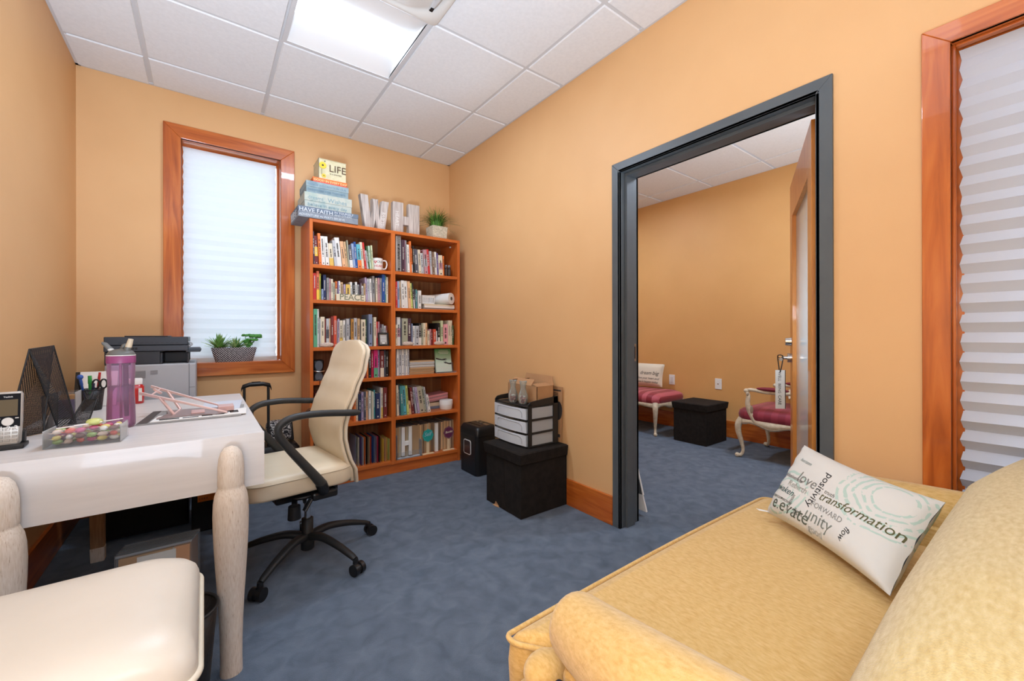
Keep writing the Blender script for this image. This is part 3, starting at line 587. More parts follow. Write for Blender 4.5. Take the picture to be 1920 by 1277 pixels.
m.rings([ringf(.049, p1), ringf(.016, p1+dv*.001)], 0, False, False, False); m.rings([ringf(.043, p0), ringf(.002, p0)], 0, False, False, False); build('roll', m, M_white, tr)
m = MB(); m.rings([ringf(.016, p1+dv*.001), ringf(.015, p1-dv*.10), ringf(.001, p1-dv*.10)], 0, True, False, False); build('core', m, mat('grey_card_core', (120,112,102), .8), tr)
# top right shelf: two little jars
for k, (x, lab) in enumerate(((1.676, 'small dark spice bottle beside the orange book, top right shelf'), (1.706, 'small dark spice bottle at the right end of the top right shelf'))):
    t = thing('bottle', (x, 3.205, 1.588), lab, 'bottle', 'small dark bottles on the top right shelf')
    m = MB(); m.lathe([(.0125,1.5885),(.0135,1.592),(.0135,1.66),(.010,1.672)], (x, 3.205, 0), 18); build('bottle_body', m, mat('amber_black_glass', (42,34,30), .15), t)
    m = MB(); m.lathe([(.0142,1.604),(.0142,1.652)], (x, 3.205, 0), 18); build('bottle_label', m, mat('bottle_label_brown', (74,60,52), .6), t)
    m = MB(); m.lathe([(.0118,1.674),(.0118,1.688),(.0105,1.69)], (x, 3.205, 0), 18); build('cap', m, mat('bottle_cap_grey', (120,116,118), .4), t)
# mug
tm = thing('mug', (1.083, 3.215, 1.584), 'white mug with red and black lettering and a heart on the top left shelf', 'mug')
m = MB(); m.lathe([(.034,1.5845),(.039,1.588),(.0405,1.60),(.0405,1.678),(.0395,1.682),(.037,1.68),(.037,1.60),(.001,1.596)], (1.084, 3.214, 0), 36); build('mug_body', m, mat('glazed_white', (232,228,220), .2), tm)
m = MB(); m.tube(smoothpath([(1.084+.039*cos(a), 3.214+.039*sin(a), zz) if i in (0,4) else (1.084+r*cos(a), 3.214+r*sin(a), zz) for i, (a, r, zz) in enumerate(((-.25,.04,1.668),(-.25,.062,1.666),(-.25,.071,1.638),(-.25,.06,1.606),(-.25,.04,1.602)))], 5), .0055, 10); build('handle', m, MATS['glazed_white'], tm)
def curvedtext(par, name, s, size, z, a0, mt, c=(1.084, 3.214), r=.0408):
    m = MB(); lettering(m, s, size, (0,0,0), (1,0,0), (0,0,1), depth=.0004)
    vs = []
    for v in m.v:
        a = a0+v[0]/r; rr = r+.0003-v[1]; vs.append((c[0]+rr*cos(a), c[1]+rr*sin(a), z+v[2]))
    m.v = vs; return build(name, m, mt, par, recalc=False)
curvedtext(tm, 'lettering', 'OLE', .026, 1.645, radians(-115), M_ink); mR = mat('red_print', (196,40,44), .5); curvedtext(tm, 'lettering', 'HEART', .024, 1.612, radians(-142), mR)
m = MB(); hp = [(0,-.012),(.011,.0),(.010,.008),(.005,.010),(0,.005),(-.005,.010),(-.010,.008),(-.011,0)]
def hf(dr): return lambda u, v: (1.084+(.0408+dr)*cos(radians(-131)+u/.0408), 3.214+(.0408+dr)*sin(radians(-131)+u/.0408), 1.651+v)
m.prism(hp, hf(-.0005), hf(.0007)); build('heart', m, mR, tm)
# PEACE block
t = thing('word_block', (.866, 3.15, 1.336), 'small cream wooden block lettered PEACE in front of the second left shelf books', 'word block')
m = MB(); m.box(.763, .969, 3.1435, 3.1615, 1.3365, 1.3845); build('block', m, cm('cream'), t, bev=.001)
m = MB(); lettering(m, 'PEACE', .044, (.783, 3.1433, 1.3445), (1,0,0), (0,0,1), fit=.172, bold=.0006); build('lettering', m, mat('grey_green_print', (134,132,108), .7), t)
# little frame
t = thing('picture_frame', (1.11, 3.155, 1.0), 'small black picture frame with a grey lettered card on the third left shelf', 'picture frame')
FM = Tr(1.068, 3.146, 1.0030) @ Matrix.Rotation(radians(-8), 4, 'X')
m = MB(); m.box(0, .082, 0, .008, 0, .011, 0, FM).box(0, .082, 0, .008, .091, .102, 0, FM).box(0, .011, 0, .008, .011, .091, 0, FM).box(.071, .082, 0, .008, .011, .091, 0, FM).box(.036,.046,.008,.012,.0,.08,0,FM); build('frame', m, M_blkm, t)
m = MB(); m.box(.011, .071, .004, .006, .011, .091, 0, FM); build('card', m, mat('card_grey', (150,142,134), .6), t)
m = MB()
for k in range(5): m.box(.018, .064, .0034, .0041, .074-k*.011, .079-k*.011, 0, FM)
m.box(.03, .052, .0034, .0041, .016, .026, 0, FM); build('print', m, M_white, t)
# painted stones
mst = varied('painted_stone', [(.35,(206,190,176)),(.5,(214,196,182)),(.62,(190,158,140)),(.7,(222,208,192))], nscale=90, rough=.7)
for (x, y, z, rx, lab) in ((.700,3.152,1.0002,.046,'smooth pale painted stone below the cream books, third left shelf'), (1.306,3.152,1.0002,.045,'smooth pale painted stone in front of the sage book, third right shelf'), (1.584,3.152,1.0002,.050,'smooth pale painted stone left of the pink book, third right shelf')):
    m = MB(); m.ell((x, y, z+.0165), (rx, .010, .0165), 24, 12, e=.8); tag(build('stone', m, mst, base=(x, y, z)), lab, 'stone', 'painted stones on the third shelves')
# computer speakers on the fourth left shelf, with their cable
t = thing('desktop_speaker', (.665, 3.21, .76), 'dark grey waisted desktop speaker pair on the fourth left shelf behind the office chair', 'speaker')
m = MB(); m.rings([rrect(.616, .690, 3.19, 3.30, .02, .7605), rrect(.624, .685, 3.20, 3.29, .02, .825), rrect(.613, .692, 3.19, 3.30, .02, .900), rrect(.620, .686, 3.20, 3.29, .02, .907)], 0, True); build('cabinet', m, M_blk, t)
m = MB(); m.rings([[Vector((.628+.05*(cos(a)*.5+.5)*1.0, 3.186-.004*(1-k), 0))+Vector((0,0,zc+rz*sin(a))) for a in [2*pi*i/20 for i in range(20)]] for zc, rz, k in ((.868,.036,0),(.868,.030,1))], 0, True)
m.rings([[Vector((.628+.05*(cos(a)*.5+.5), 3.186-.004*(1-k), zc+rz*sin(a))) for a in [2*pi*i/20 for i in range(20)]] for zc, rz, k in ((.792,.030,0),(.792,.024,1))], 0, True)
build('grille', m, M_grille, t)
m = MB(); m.tube(smoothpath([(.622,3.186,.832),(.64,3.176,.827),(.665,3.174,.826),(.690,3.184,.830)], 4), .004, 8); build('trim_band', m, M_chrome, t)
cable = [(.645,3.20,.765),(.648,3.135,.772),(.648,3.128,.74),(.649,3.128,.66),(.646,3.130,.60)]
m = MB(); m.tube(smoothpath(cable, 5), .0022, 6)
rc = random.Random(11)
for k in range(6):
    c = Vector((.598+.012*rc.random(), 3.120-.006*k*.6, .535+.02*rc.random())); a, b, ph = .028+.028*rc.random(), .024+.012*rc.random(), rc.random()*.8
    m.tube([c+Vector((cos(q)*a*cos(ph)-sin(q)*b*sin(ph)*.4, .004*sin(3*q), sin(q)*b+cos(q)*a*sin(ph)*.5)) for q in [2*pi*i/22 for i in range(23)]], .0021, 6)
m.tube(smoothpath([(.646,3.130,.60),(.645,3.12,.57),(.63,3.118,.53),(.652,3.122,.49),(.645,3.126,.47),(.655,3.150,.4445)], 5), .0022, 6); m.box(.625, .650, 3.112, 3.130, .497, .515)
tag(build('audio_cable', m, M_blk, base=(.645,3.13,.5)), 'coiled black audio cable hanging from the desktop speakers over the bookcase edge', 'cable')
m = MB(); m.box(.672, .71, 3.165, 3.19, .4415, .56); tag(build('power_adapter', m, M_blk, base=(.672,3.17,.4415), bev=.004), 'black power adapter among the red books on the fifth left shelf', 'adapter')
# loose papers at the front of the bottom left shelf
m = MB(); P = [(.625,3.145),(.70,3.142),(.735,3.147),(.745,3.143),(.765,3.150),(.79,3.143),(.85,3.146),(.86,3.20),(.625,3.21)]; m.prism(P, lambda u, v: (u, v, .1005), lambda u, v: (u, v, .1040)); tag(build('loose_paper', m, M_white, base=(.7,3.15,.1)), 'crumpled white loose papers at the front of the bottom left shelf', 'papers')
m = MB(); m.box(.66, .80, 3.155, 3.35, .1045, .1125); tag(build('folder', m, cm('ochre'), base=(.7,3.2,.1045)), 'gold folder lying on the loose papers on the bottom left shelf', 'folder')
# bottom right shelf: journals, letters, signs, acrylic holder
x = 1.2285; rj = random.Random(5); i = 0
while x < 1.7430:
    wd = .0105+rj.random()*.006; c = rj.choice(['kraft','kraft','tan','khaki','brown','kraft']); h = .238+rj.random()*.008
    m = MB(); m.box(0, wd-.0006, 0, .17, 0, h, 0).box(.0018, wd-.0024, -.0003, .02, .003, h-.002, 1); m.box(.001, wd-.0016, .001, .168, h, h+.0005, 2); m.xf(Tr(x, 3.215, .0985))
    i += 1
    lab = '%s-spined journal, %s from the left in the bottom right row' % (word(c), ORD[min(i-1, 39)])
    tag(build('journal', m, [cm(c), mat('journal_pages_%s' % c, tuple(min(255, int(v*1.12)) for v in PAL[c]), .8), mat('journal_top', (120,118,122), .8)], base=(x, 3.215, .0985)), lab, 'journal', 'journals on the bottom right shelf'); x += wd
def letterH(x0, x1, y0, y1, z0, z1, sw, bar0, bar1): return [(x0, x0+sw, y0, y1, z0, z1), (x1-sw, x1, y0, y1, z0, z1), (x0+sw, x1-sw, y0, y1, bar0, bar1)]
m = MB()
for b in letterH(1.268, 1.355, 3.188, 3.206, .1105, .342, .027, .192, .226): m.box(*b)
tag(build('letter', m, M_white, base=(1.31,3.2,.1105), bev=.0015), 'white block letter H standing in front of the journals, bottom right shelf', 'decorative letter')
m = MB(); m.box(1.562, 1.590, 3.188, 3.206, .0985, .338); tag(build('letter', m, M_white, base=(1.576,3.2,.0985), bev=.0015), 'white block letter I standing in front of the journals, bottom right shelf', 'decorative letter')
ta = thing('acrylic_holder', (1.31, 3.18, .098), 'clear acrylic holder around the foot of the white letter H', 'acrylic holder')
m = MB(); m.box(1.215, 1.425, 3.150, 3.210, .0985, .1015); build('base', m, M_acryl, ta); m = MB(); m.box(1.215, 1.425, 3.150, 3.1525, .1015, .155); build('front_wall', m, M_acryl, ta)
for x in (1.215, 1.4225): m = MB(); m.box(x, x+.0025, 3.1525, 3.210, .1015, .29 if x < 1.3 else .23); build('side_wall', m, M_acryl, ta)
def sign(x, y, zc, r, col, rim, word_, label):
    t = thing('shelf_sign', (x, y, .0985), label, 'sign', 'scalloped signs on sticks'); wdn = mat('pale_pine', (232,206,166), .7)
    m = MB(); m.box(x-.052, x+.052, y-.016, y+.014, .0985, .1045); build('base', m, wdn, t, bev=.001)
    m = MB(); m.box(x-.012, x+.012, y-.003, y+.003, .1045, zc); build('stick', m, wdn, t)
    P = [((r*(1+.045*cos(8*a)))*cos(a)*1.03, (r*(1+.045*cos(8*a)))*sin(a)*1.1) for a in [2*pi*k/64 for k in range(64)]]
    m = MB(); m.prism(P, lambda u, v: (x+u, y-.007, zc+v), lambda u, v: (x+u, y-.003, zc+v)); build('plaque', m, mat('sign_'+col[0], col[1], .5), t)
    m = MB()
    for k in range(32):
        a = 2*pi*k/32; m.ell((x+r*.93*cos(a), y-.0075, zc+r*1.0*sin(a)), (.0016,.0008,.0016), 6, 4)
    build('dot_border', m, mat('sign_dots_'+col[0], rim, .5), t)
    m = MB(); lettering(m, word_, .03, (x-r*.72, y-.0072, zc-.006), (1,0,.08), (0,0,1), fit=r*1.45, shear=.2, bold=.0005); build('lettering', m, mat('sign_ink_'+col[0], rim, .5), t)
sign(1.484, 3.168, .253, .046, ('teal', (42,160,150)), (150,190,200), 'Self', 'teal scalloped sign on a pine stick between the white letters H and I')
sign(1.678, 3.172, .250, .046, ('plum', (104,44,78)), (226,214,190), 'Books', 'plum scalloped sign reading Books on a pine stick at the right end')

# ================================================================ ON TOP OF THE BOOKCASE
def boxtex(name, a, b, s=14): return varied(name, [(.3,a),(.5,b),(.7,a)], nscale=s, detail=6, rough=.75)
def fancybox(name, x0, x1, y0, y1, z0, z1, lidh, mt, lidmt, texts, label, rz=0, ink=(70,74,84), tcol=None):
    t = thing('keepsake_box', ((x0+x1)/2, (y0+y1)/2, z0), label, 'box', 'stacked keepsake boxes')
    R = Tr((x0+x1)/2, (y0+y1)/2, 0) @ Rz(rz) @ Tr(-(x0+x1)/2, -(y0+y1)/2, 0)
    m = MB(); m.box(x0+.002, x1-.002, y0+.002, y1-.002, z0, z1-lidh, 0, R); build('box_body', m, mt, t, bev=.001)
    m = MB(); m.box(x0, x1, y0, y1, z1-lidh, z1, 0, R); build('lid', m, lidmt, t, bev=.001)
    m = MB(); xd = R.to_3x3() @ Vector((1,0,0)); nd = R.to_3x3() @ Vector((0,-1,0))
    for (s, u, v, h, fit, side) in texts:
        if side == 'f': o = R @ Vector((x0+u, y0-.0004, z0+v)); lettering(m, s, h, o, xd, (0,0,1), fit=fit)
        else: o = R @ Vector((x0-.0004, y1-u, z0+v)); lettering(m, s, h, o, R.to_3x3() @ Vector((0,-1,0)), (0,0,1), fit=fit)
    build('lettering', m, tcol or mat('box_ink_%d_%d_%d' % ink, ink, .7), t); return t
z = BZ+.0005
fancybox('a', .512, .915, 3.130, 3.43, z, z+.074, .030, boxtex('slate_script_paper', (118,124,134), (138,144,150)), boxtex('slate_script_lid', (88,100,118), (108,120,134)), [('HAVE FAITH', .006, .038, .036, .215, 'f'), ('IN YOURSELF', .235, .054, .016, .13, 'f'), ('AND OTHERS', .235, .036, .016, .12, 'f'), ('ADVENTURE ALWAYS BELIEVE', .006, .009, .012, .30, 'f'), ('READ', .02, .03, .03, .12, 's'), ('BELIEVE', .02, .008, .012, .22, 's')], 'largest slate-blue keepsake box at the bottom of the stack, lettered HAVE FAITH', ink=(212,216,220))
z += .0745
fancybox('b', .555, .872, 3.142, 3.40, z, z+.105, .058, boxtex('pale_aqua_paper', (150,168,164), (180,184,174)), boxtex('cream_aqua_paper', (162,176,166), (188,188,174)), [('dreams', .02, .060, .030, .10, 'f'), ('Wishes', .15, .054, .034, .13, 'f'), ('LIVE YOUR LIFE', .03, .046, .010, .10, 'f'), ('believe in every day', .02, .012, .022, .26, 'f')], 'pale aqua keepsake box with script lettering, second from the bottom of the stack', ink=(120,150,158))
z += .1055
fancybox('c', .566, .850, 3.146, 3.39, z, z+.082, .04, boxtex('aqua_script_paper', (112,134,142), (136,154,158)), boxtex('aqua_script_lid', (124,144,152), (148,164,166)), [('THINGS WE CREATE IN OUR', .006, .052, .018, .26, 'f'), ('happiness this moment', .01, .016, .020, .25, 'f')], 'blue-green keepsake box with faded lettering in the middle of the stack', ink=(104,132,150))
z += .0825
fancybox('d', .610, .842, 3.150, 3.36, z, z+.034, .022, cm('redorange'), mat('orange_card', (226,116,48), .6), [('GOOD IN EVERY DAY', .005, .008, .018, .222, 'f')], 'shallow orange keepsake box under the LIFE box', ink=(240,214,160))
z += .0345
tl = fancybox('e', .648, .836, 3.155, 3.33, z, z+.142, .004, boxtex('cream_ledger_paper', (198,186,144), (212,202,166), 20), boxtex('cream_ledger_lid', (190,178,138), (204,194,158), 20), [('LIFE', .068, .060, .058, .112, 'f'), ('is a journey', .075, .040, .014, .08, 'f')], 'top keepsake box, cream with a yellow flower and the word LIFE', ink=(84,58,40))
m = MB(); fc = (.676, 3.1542, z+.095)
for k in range(14):
    a = 2*pi*k/14; m.prism([(.004*cos(a+b)+.0*q if q == 0 else .027*cos(a+b)*q, (.004*sin(a+b) if q == 0 else .027*sin(a+b)*q)) for q, b in ((.2,-.3),(.8,-.22),(1,0),(.8,.22),(.2,.3))], lambda u, v: (fc[0]+u, fc[1]+.0006, fc[2]+v), lambda u, v: (fc[0]+u, fc[1]-.0006, fc[2]+v))
for c2 in ((.683, z+.022),):
    for k in range(9):
        a = 2*pi*k/9; m.prism([(.016*cos(a+b)*q, .016*sin(a+b)*q) for q, b in ((.2,-.35),(.85,-.25),(1,0),(.85,.25),(.2,.35))], lambda u, v: (c2[0]+u, fc[1]+.0006, c2[1]+v), lambda u, v: (c2[0]+u, fc[1]-.0006, c2[1]+v))
build('flower', m, mat('petal_yellow', (228,196,48), .6), tl)
m = MB(); m.ell(fc, (.007,.0016,.007), 14, 8); m.ell((.683, fc[1], z+.022), (.004,.0016,.004), 10, 6); m.ell((.69, fc[1], z+.126), (.004,.001,.004), 10, 6); m.box(.6485,.6505,fc[1]-.0005,fc[1]+.001,z,z+.142); m.box(.668,.670,fc[1]-.0002,fc[1]+.001,z+.03,z+.07); build('flower_centre', m, cm('black'), tl)
# wooden letters
Mlet = varied('greywashed_barnwood', [(.3,(168,154,144)),(.5,(200,190,182)),(.75,(224,216,206))], scale=(40,10,2.5), nscale=2, detail=6, rough=.75)
def letterthing(name, polys, y0, y1, M, label, words, rot=0):
    t = thing('wooden_letter', M @ Vector((0,0,0)), label, 'decorative letter', 'wooden letters on top of the bookcase')
    m = MB()
    for P in polys: m.prism(P, lambda u, v: M @ Vector((u, y0, v)), lambda u, v: M @ Vector((u, y1, v)))
    build('letter_board', m, Mlet, t, bev=.001)
    m = MB()
    for s, u, v, h, f, xd, yd in words: lettering(m, s, h, M @ Vector((u, y0-.0004, v)), M.to_3x3() @ Vector(xd), M.to_3x3() @ Vector(yd), fit=f)
    build('lettering', m, M_white, t)
WM = Tr(.972, 3.275, BZ+.001) @ Rz(.06) @ Matrix.Scale(.95, 4, (1,0,0))
letterthing('W', [[(0,.285),(.062,.285),(.088,.10),(.110,.235),(.098,.265),(.108,.265),(.112,.0),(.045,0)], [(.100,.265),(.150,.265),(.150,.24),(.108,.0),(.102,.0)], [(.150,.262),(.160,.10),(.185,.262),(.245,.262),(.205,0),(.148,0),(.128,.10),(.140,.262)]], 0, .05, WM, 'grey-washed wooden letter W on top of the bookcase', [('BELIEVE', .196, .04, .022, .13, (.12,0,1), (-1,0,.12))])
HM = Tr(1.232, 3.275, BZ+.001) @ Rz(-.03)
letterthing('H', [[(0,0),(.088,0),(.088,.095),(.132,.095),(.132,0),(.228,0),(.228,.275),(.132,.275),(.132,.165),(.088,.165),(.088,.275),(0,.275)]], 0, .05, HM, 'grey-washed wooden letter H between the W and the grass pot', [('HEART', .022, .20, .024, .12, (0,0,-1), (1,0,0))])
# grass pot
t = thing('potted_grass', (1.645, 3.30, BZ), 'tuft of green artificial grass in a square patterned pot on top of the bookcase', 'potted plant')
m = MB(); m.taper(1.560, 1.688, 3.215, 3.335, BZ+.0005, 1.552, 1.696, 3.207, 3.343, BZ+.118, 0); build('pot', m, varied('botanical_print_pot', [(.42,(216,208,186)),(.5,(206,198,174)),(.56,(168,164,140)),(.64,(220,212,190))], nscale=34, detail=3, rough=.6, distort=2), t, bev=.002)
m = MB(); rg = random.Random(8)
for k in range(520):
    a = rg.random()*2*pi; r0 = rg.random()*.06; x0, y0 = 1.624+r0*cos(a), 3.275+r0*sin(a); out = .03+.155*rg.random(); H = .12+.10*rg.random(); wd = .0022+.001*rg.random()
    if rg.random() < .12: out *= 1.5
    px, py = -sin(a)*wd, cos(a)*wd; Q = []
    for q in (0,.35,.7,1):
        x, y, zz = x0+cos(a)*out*q*q, min(y0+sin(a)*out*q*q, 3.48), BZ+.11+H*(q-.30*q*q*(out/.08)); Q.append((max(x, 1.468), y, zz, 1-q*.92))
    vs = []
    for x, y, zz, s in Q: vs += [(x-px*s, y-py*s, zz), (x+px*s, y+py*s, zz)]
    m.add(vs, [(0,1,3,2),(2,3,5,4),(4,5,7,6)], rg.randint(0, 2))
build('grass', m, [mat('grass_a', (72,124,44), .6), mat('grass_b', (104,156,60), .6), mat('grass_c', (50,92,36), .6)], t, recalc=False)['kind'] = 'stuff'
# window-sill planter with succulents
t = thing('succulent_planter', (.175, 3.505, WZ0), 'oval black and white patterned planter with three succulents on the window sill', 'planter')
def basketmat():
    m = mat('woven_black_white', (40,38,40), .7); n, l, b = nodes(m)
    tc = n.new('ShaderNodeTexCoord'); mp = n.new('ShaderNodeMapping'); mp.inputs['Rotation'].default_value = (0, radians(45), 0); mp.inputs['Scale'].default_value = (1,0,1)
    v = n.new('ShaderNodeTexVoronoi'); v.inputs['Scale'].default_value = 95; v.inputs['Randomness'].default_value = .15; g = n.new('ShaderNodeMath'); g.operation = 'LESS_THAN'; g.inputs[1].default_value = .36
    mx = n.new('ShaderNodeMixRGB'); mx.inputs[1].default_value = lin((50,46,50)); mx.inputs[2].default_value = lin((196,190,190))
    l.new(tc.outputs['Object'], mp.inputs[0]); l.new(mp.outputs[0], v.inputs['Vector']); l.new(v.outputs['Distance'], g.inputs[0]); l.new(g.outputs[0], mx.inputs[0]); l.new(mx.outputs[0], b.inputs['Base Color']); return m
m = MB(); sp = .525
cyp = YB+.034
m.lathe([(.118,WZ0+.0005),(.122,WZ0+.006),(.148,WZ0+.098),(.145,WZ0+.1),(.140,WZ0+.085),(.01,WZ0+.084)], (.170, cyp, 0), 40, sx=.92, sy=.27); build('pot', m, basketmat(), t)
gA, gB, gC = mat('succulent_bright', (120,170,84), .5), mat('succulent_mid', (82,140,68), .5), mat('succulent_pale', (176,202,134), .5)
def rosette(x, y, z, n, L, seed):
    m = MB(); r = random.Random(seed)
    for k in range(n):
        a = r.random()*2*pi; el = radians(18+68*r.random()); l_ = L*(.75+.35*r.random()); d = Vector((cos(a)*cos(el), sin(a)*cos(el)*.55, sin(el))); s_ = Vector((-sin(a), cos(a), 0))*.0075
        p = Vector((x, y, z)); vs = []
        for q, w_ in ((0,.7),(.35,1),(.75,.55),(1,.04)): c = p+d*(l_*q)+Vector((0,0,-.012*q*q)); vs += [c-s_*w_, c+Vector((0,0,.002)), c+s_*w_]
        m.add(vs, [(i, i+1, i+4, i+3) for i in (0,1,3,4,6,7)], 0 if r.random() < .6 else 1)
    return m
build('spiky_succulent', rosette(.078, cyp, WZ0+.09, 90, .118, 1), [gA, gC], t, recalc=False); build('spiky_succulent', rosette(.178, cyp, WZ0+.09, 60, .095, 2), [gC, gB], t, recalc=False)
m = MB(); r = random.Random(6)
for k in range(15):
    a = r.random()*2*pi; tip = Vector((.262+.062*cos(a)*r.random()**.4+.012, cyp+.012*sin(a), WZ0+.118+.075*r.random())); m.tube(smoothpath([(.25, cyp, WZ0+.08), ((.25+tip.x)/2-.004, cyp, (WZ0+.08+tip.z)/2), tip], 3), .0022, 5, 1)
    for q in range(6): 
        b = 2*pi*q/6+r.random(); c = tip+Vector((cos(b)*.014, sin(b)*.006, .004*sin(b*2))); m.ell(c, (.0125,.006,.0062), 8, 5, 0)
build('leafy_succulent', m, [mat('jade_leaf', (84,158,70), .45), gB], t)
# ================================================================ DESK
DX0, DX1, DYn, DYf, DTZ = -.525, .163, 1.66, 2.835, .7525
desk = thing('desk', ((DX0+DX1)/2, (DYn+DYf)/2, 0), 'whitewashed desk with deep plain aprons and tall baluster legs along the left wall', 'desk')
m = MB(); m.box(DX0, DX1, DYn, DYf, DTZ-.022, DTZ); build('desktop', m, M_desk, desk, bev=.002)
m = MB(); N_ = 14
for k in range(N_):                                # near apron, its upper lip rising very slightly towards the wall
    a, b = DX0+(DX1-DX0)*k/N_, DX0+(DX1-DX0)*(k+1)/N_
    f = lambda x: DTZ+.0012+.0*(DX1-x)
    m.taper(a, b, DYn-.020, DYn-.0002, .577, a, b, DYn-.020, DYn-.0002, f((a+b)/2))
build('apron', m, M_desk, desk, bev=0)
m = MB(); m.box(DX0, DX1-.03, DYf-.02, DYf, .577, DTZ-.0225).box(DX1-.022, DX1-.0005, DYn+.0, DYf-.0, .60, DTZ-.0225).box(DX0+.0005, DX0+.02, DYn, DYf, .60, DTZ-.0225); build('side_rail', m, M_desk, desk)
legprof = [(.004,.728),(.018,.722),(.028,.708),(.033,.690),(.0355,.665),(.0360,.62),(.0362,.604),(.0345,.599),(.0370,.594),(.044,.575),(.0475,.550),(.0490,.510),(.0480,.46),(.0455,.40),(.0415,.33),(.0365,.25),(.0325,.17),(.0305,.10),(.0300,.04),(.031,.0)]
for x in (.067, -.418):
    m = MB(); m.lathe([(r, z) for r, z in reversed(legprof)], (x, DYn-.022-.030, 0), 32, sx=1.0, sy=.95); build('leg', m, M_leg, desk)
for x in (.067, -.418):
    m = MB(); m.taper(x-.020, x+.028, DYf-.065, DYf-.022, 0, x-.028, x+.028, DYf-.078, DYf-.0205, .598); build('leg', m, M_legdark, desk, bev=.004)
    m = MB(); m.taper(x-.021, x+.029, DYf-.066, DYf-.021, .0, x-.0228, x+.0292, DYf-.0675, DYf-.0208, .07); build('leg_tip', m, M_leg, desk, bev=.004)
# ---------------------------------------------------------------- things on the desk
Z = DTZ+.0008
# cordless phone in its cradle
ph = thing('cordless_phone', (-.45, 1.83, Z), 'silver and black cordless phone standing in its cradle at the near left of the desk', 'phone')
PM = Tr(-.462, 1.842, Z) @ Rz(radians(4)) @ Matrix.Rotation(radians(-7), 4, 'X')
# cradle
m = MB(); m.box(-.030, .034, -.012, .055, 0, .012, 0, Tr(-.462, 1.842, Z) @ Rz(radians(4))).box(-.026, .03, .026, .05, .012, .045, 0, Tr(-.462, 1.842, Z) @ Rz(radians(4))); build('cradle', m, M_blkm, ph, bev=.003)
m = MB(); rr = [rrect(-.026, .026, 0, .024, .008, 0) for _ in range(4)]
def ringz(x0, x1, y0, y1, r, z): return [PM @ p for p in rrect(x0, x1, y0, y1, r, z)]
mSil = mat('phone_silver', (188,184,176), .35, .5)
m.rings([ringz(-.022,.022,.002,.020,.007,.013), ringz(-.025,.025,0,.022,.008,.02), ringz(-.0275,.0275,0,.022,.008,.085), ringz(-.0275,.0275,.0,.020,.008,.160), ringz(-.024,.024,.002,.018,.007,.167)], 0, True); build('handset', m, mSil, ph)
m = MB(); m.box(-.0235, .0235, -.0016, .003, .064, .161, 0, PM); build('face_panel', m, mat('phone_face', (24,24,26), .65, spec=.12), ph, bev=.0006)
m = MB(); m.box(-.0185, .0185, -.0024, .0, .096, .144, 0, PM); build('screen', m, mat('phone_screen', (96,82,58), .5, spec=.2), ph)
m = MB(); m.cyl(PM @ Vector((0,-.0010,.080)), PM @ Vector((0,-.0036,.080)), .0125, .0115, 24); m.box(-.021,-.014,-.0026,0,.088,.0905,0,PM); m.box(.014,.021,-.0026,0,.088,.0905,0,PM); build('navigation_key', m, mSil, ph)
m = MB()
for r_ in range(4):
    for c_ in range(3): m.box(-.019+c_*.0135, -.0085+c_*.0135, -.0018, .001, .022+r_*.0105, .029+r_*.0105, 0, PM)
build('keypad', m, mat('phone_keys', (164,160,152), .4, .4), ph, bev=.0006)
m = MB(); lettering(m, 'Yealink', .0062, PM @ Vector((-.0095,-.0018,.150)), PM.to_3x3() @ Vector((1,0,0)), PM.to_3x3() @ Vector((0,0,1)), depth=.0003); lettering(m, '1 2 3', .006, PM @ Vector((-.0165,-.0022,.055)), PM.to_3x3() @ Vector((1,0,0)), PM.to_3x3() @ Vector((0,0,1)), depth=.0002, fit=.032)
build('lettering', m, M_white, ph)
# mesh file sorter: zig-zag of three steep panels
fs = thing('file_sorter', (-.44, 2.12, Z), 'black wire-mesh zigzag file sorter standing beside the phone', 'file sorter')
def meshpanel(name, quad, rim=.0026):
    q = [Vector(p) for p in quad]; m = MB(); m.add(q, [(0,1,2,3)]); build(name, m, M_mesh, fs, solid=.0008)
    m = MB(); m.tube(smoothpath(q+[q[0]], 1)[:], rim, 6); return m
A0, A1 = Vector((-.598, 2.02, Z+.004)), Vector((-.500, 2.02, Z+.003))
pn = [(-.575, 1.99), (-.495, 2.05), (-.372, 2.10)]
H1 = Z+.262
# footprint corners (near edge / far edge) of the folds
F = [((-.500, 2.03), (-.44, 2.26), 0), ((-.488, 2.02), (-.415, 2.30), 1), ((-.412, 2.075), (-.378, 2.135), 0)]
bl = Vector((-.505, 2.00, Z+.003)); tl_ = Vector((-.470, 2.07, 1.039)); tr_ = Vector((-.441, 2.20, 1.049)); br = Vector((-.437, 2.06, Z+.003)); cl = Vector((-.424, 2.162, Z+.003)); cr_ = Vector((-.379, 2.175, Z+.003))
br = Vector((-.440, 2.075, Z+.003))
fr = MB()
for nm, q in (('mesh_panel', [bl, tl_, tr_, br]), ('mesh_panel', [tl_, cl, cr_, tr_])):
    mm_ = meshpanel(nm, q); fr.add(mm_.v, mm_.f, 0, True)
q = [br+Vector((.002,0,0)), Vector((-.452, 2.12, Z+.12)), Vector((-.44, 2.24, Z+.12)), Vector((-.44, 2.24, Z+.003))]; mm_ = meshpanel('mesh_panel', q); fr.add(mm_.v, mm_.f, 0, True)
q = [Vector((-.404, 2.20, Z+.003)), Vector((-.352, 2.20, Z+.003)), Vector((-.336, 2.245, Z+.085)), Vector((-.372, 2.26, Z+.085))]; mm_ = meshpanel('mesh_panel', q); fr.add(mm_.v, mm_.f, 0, True)
build('frame', fr, M_blkm, fs)
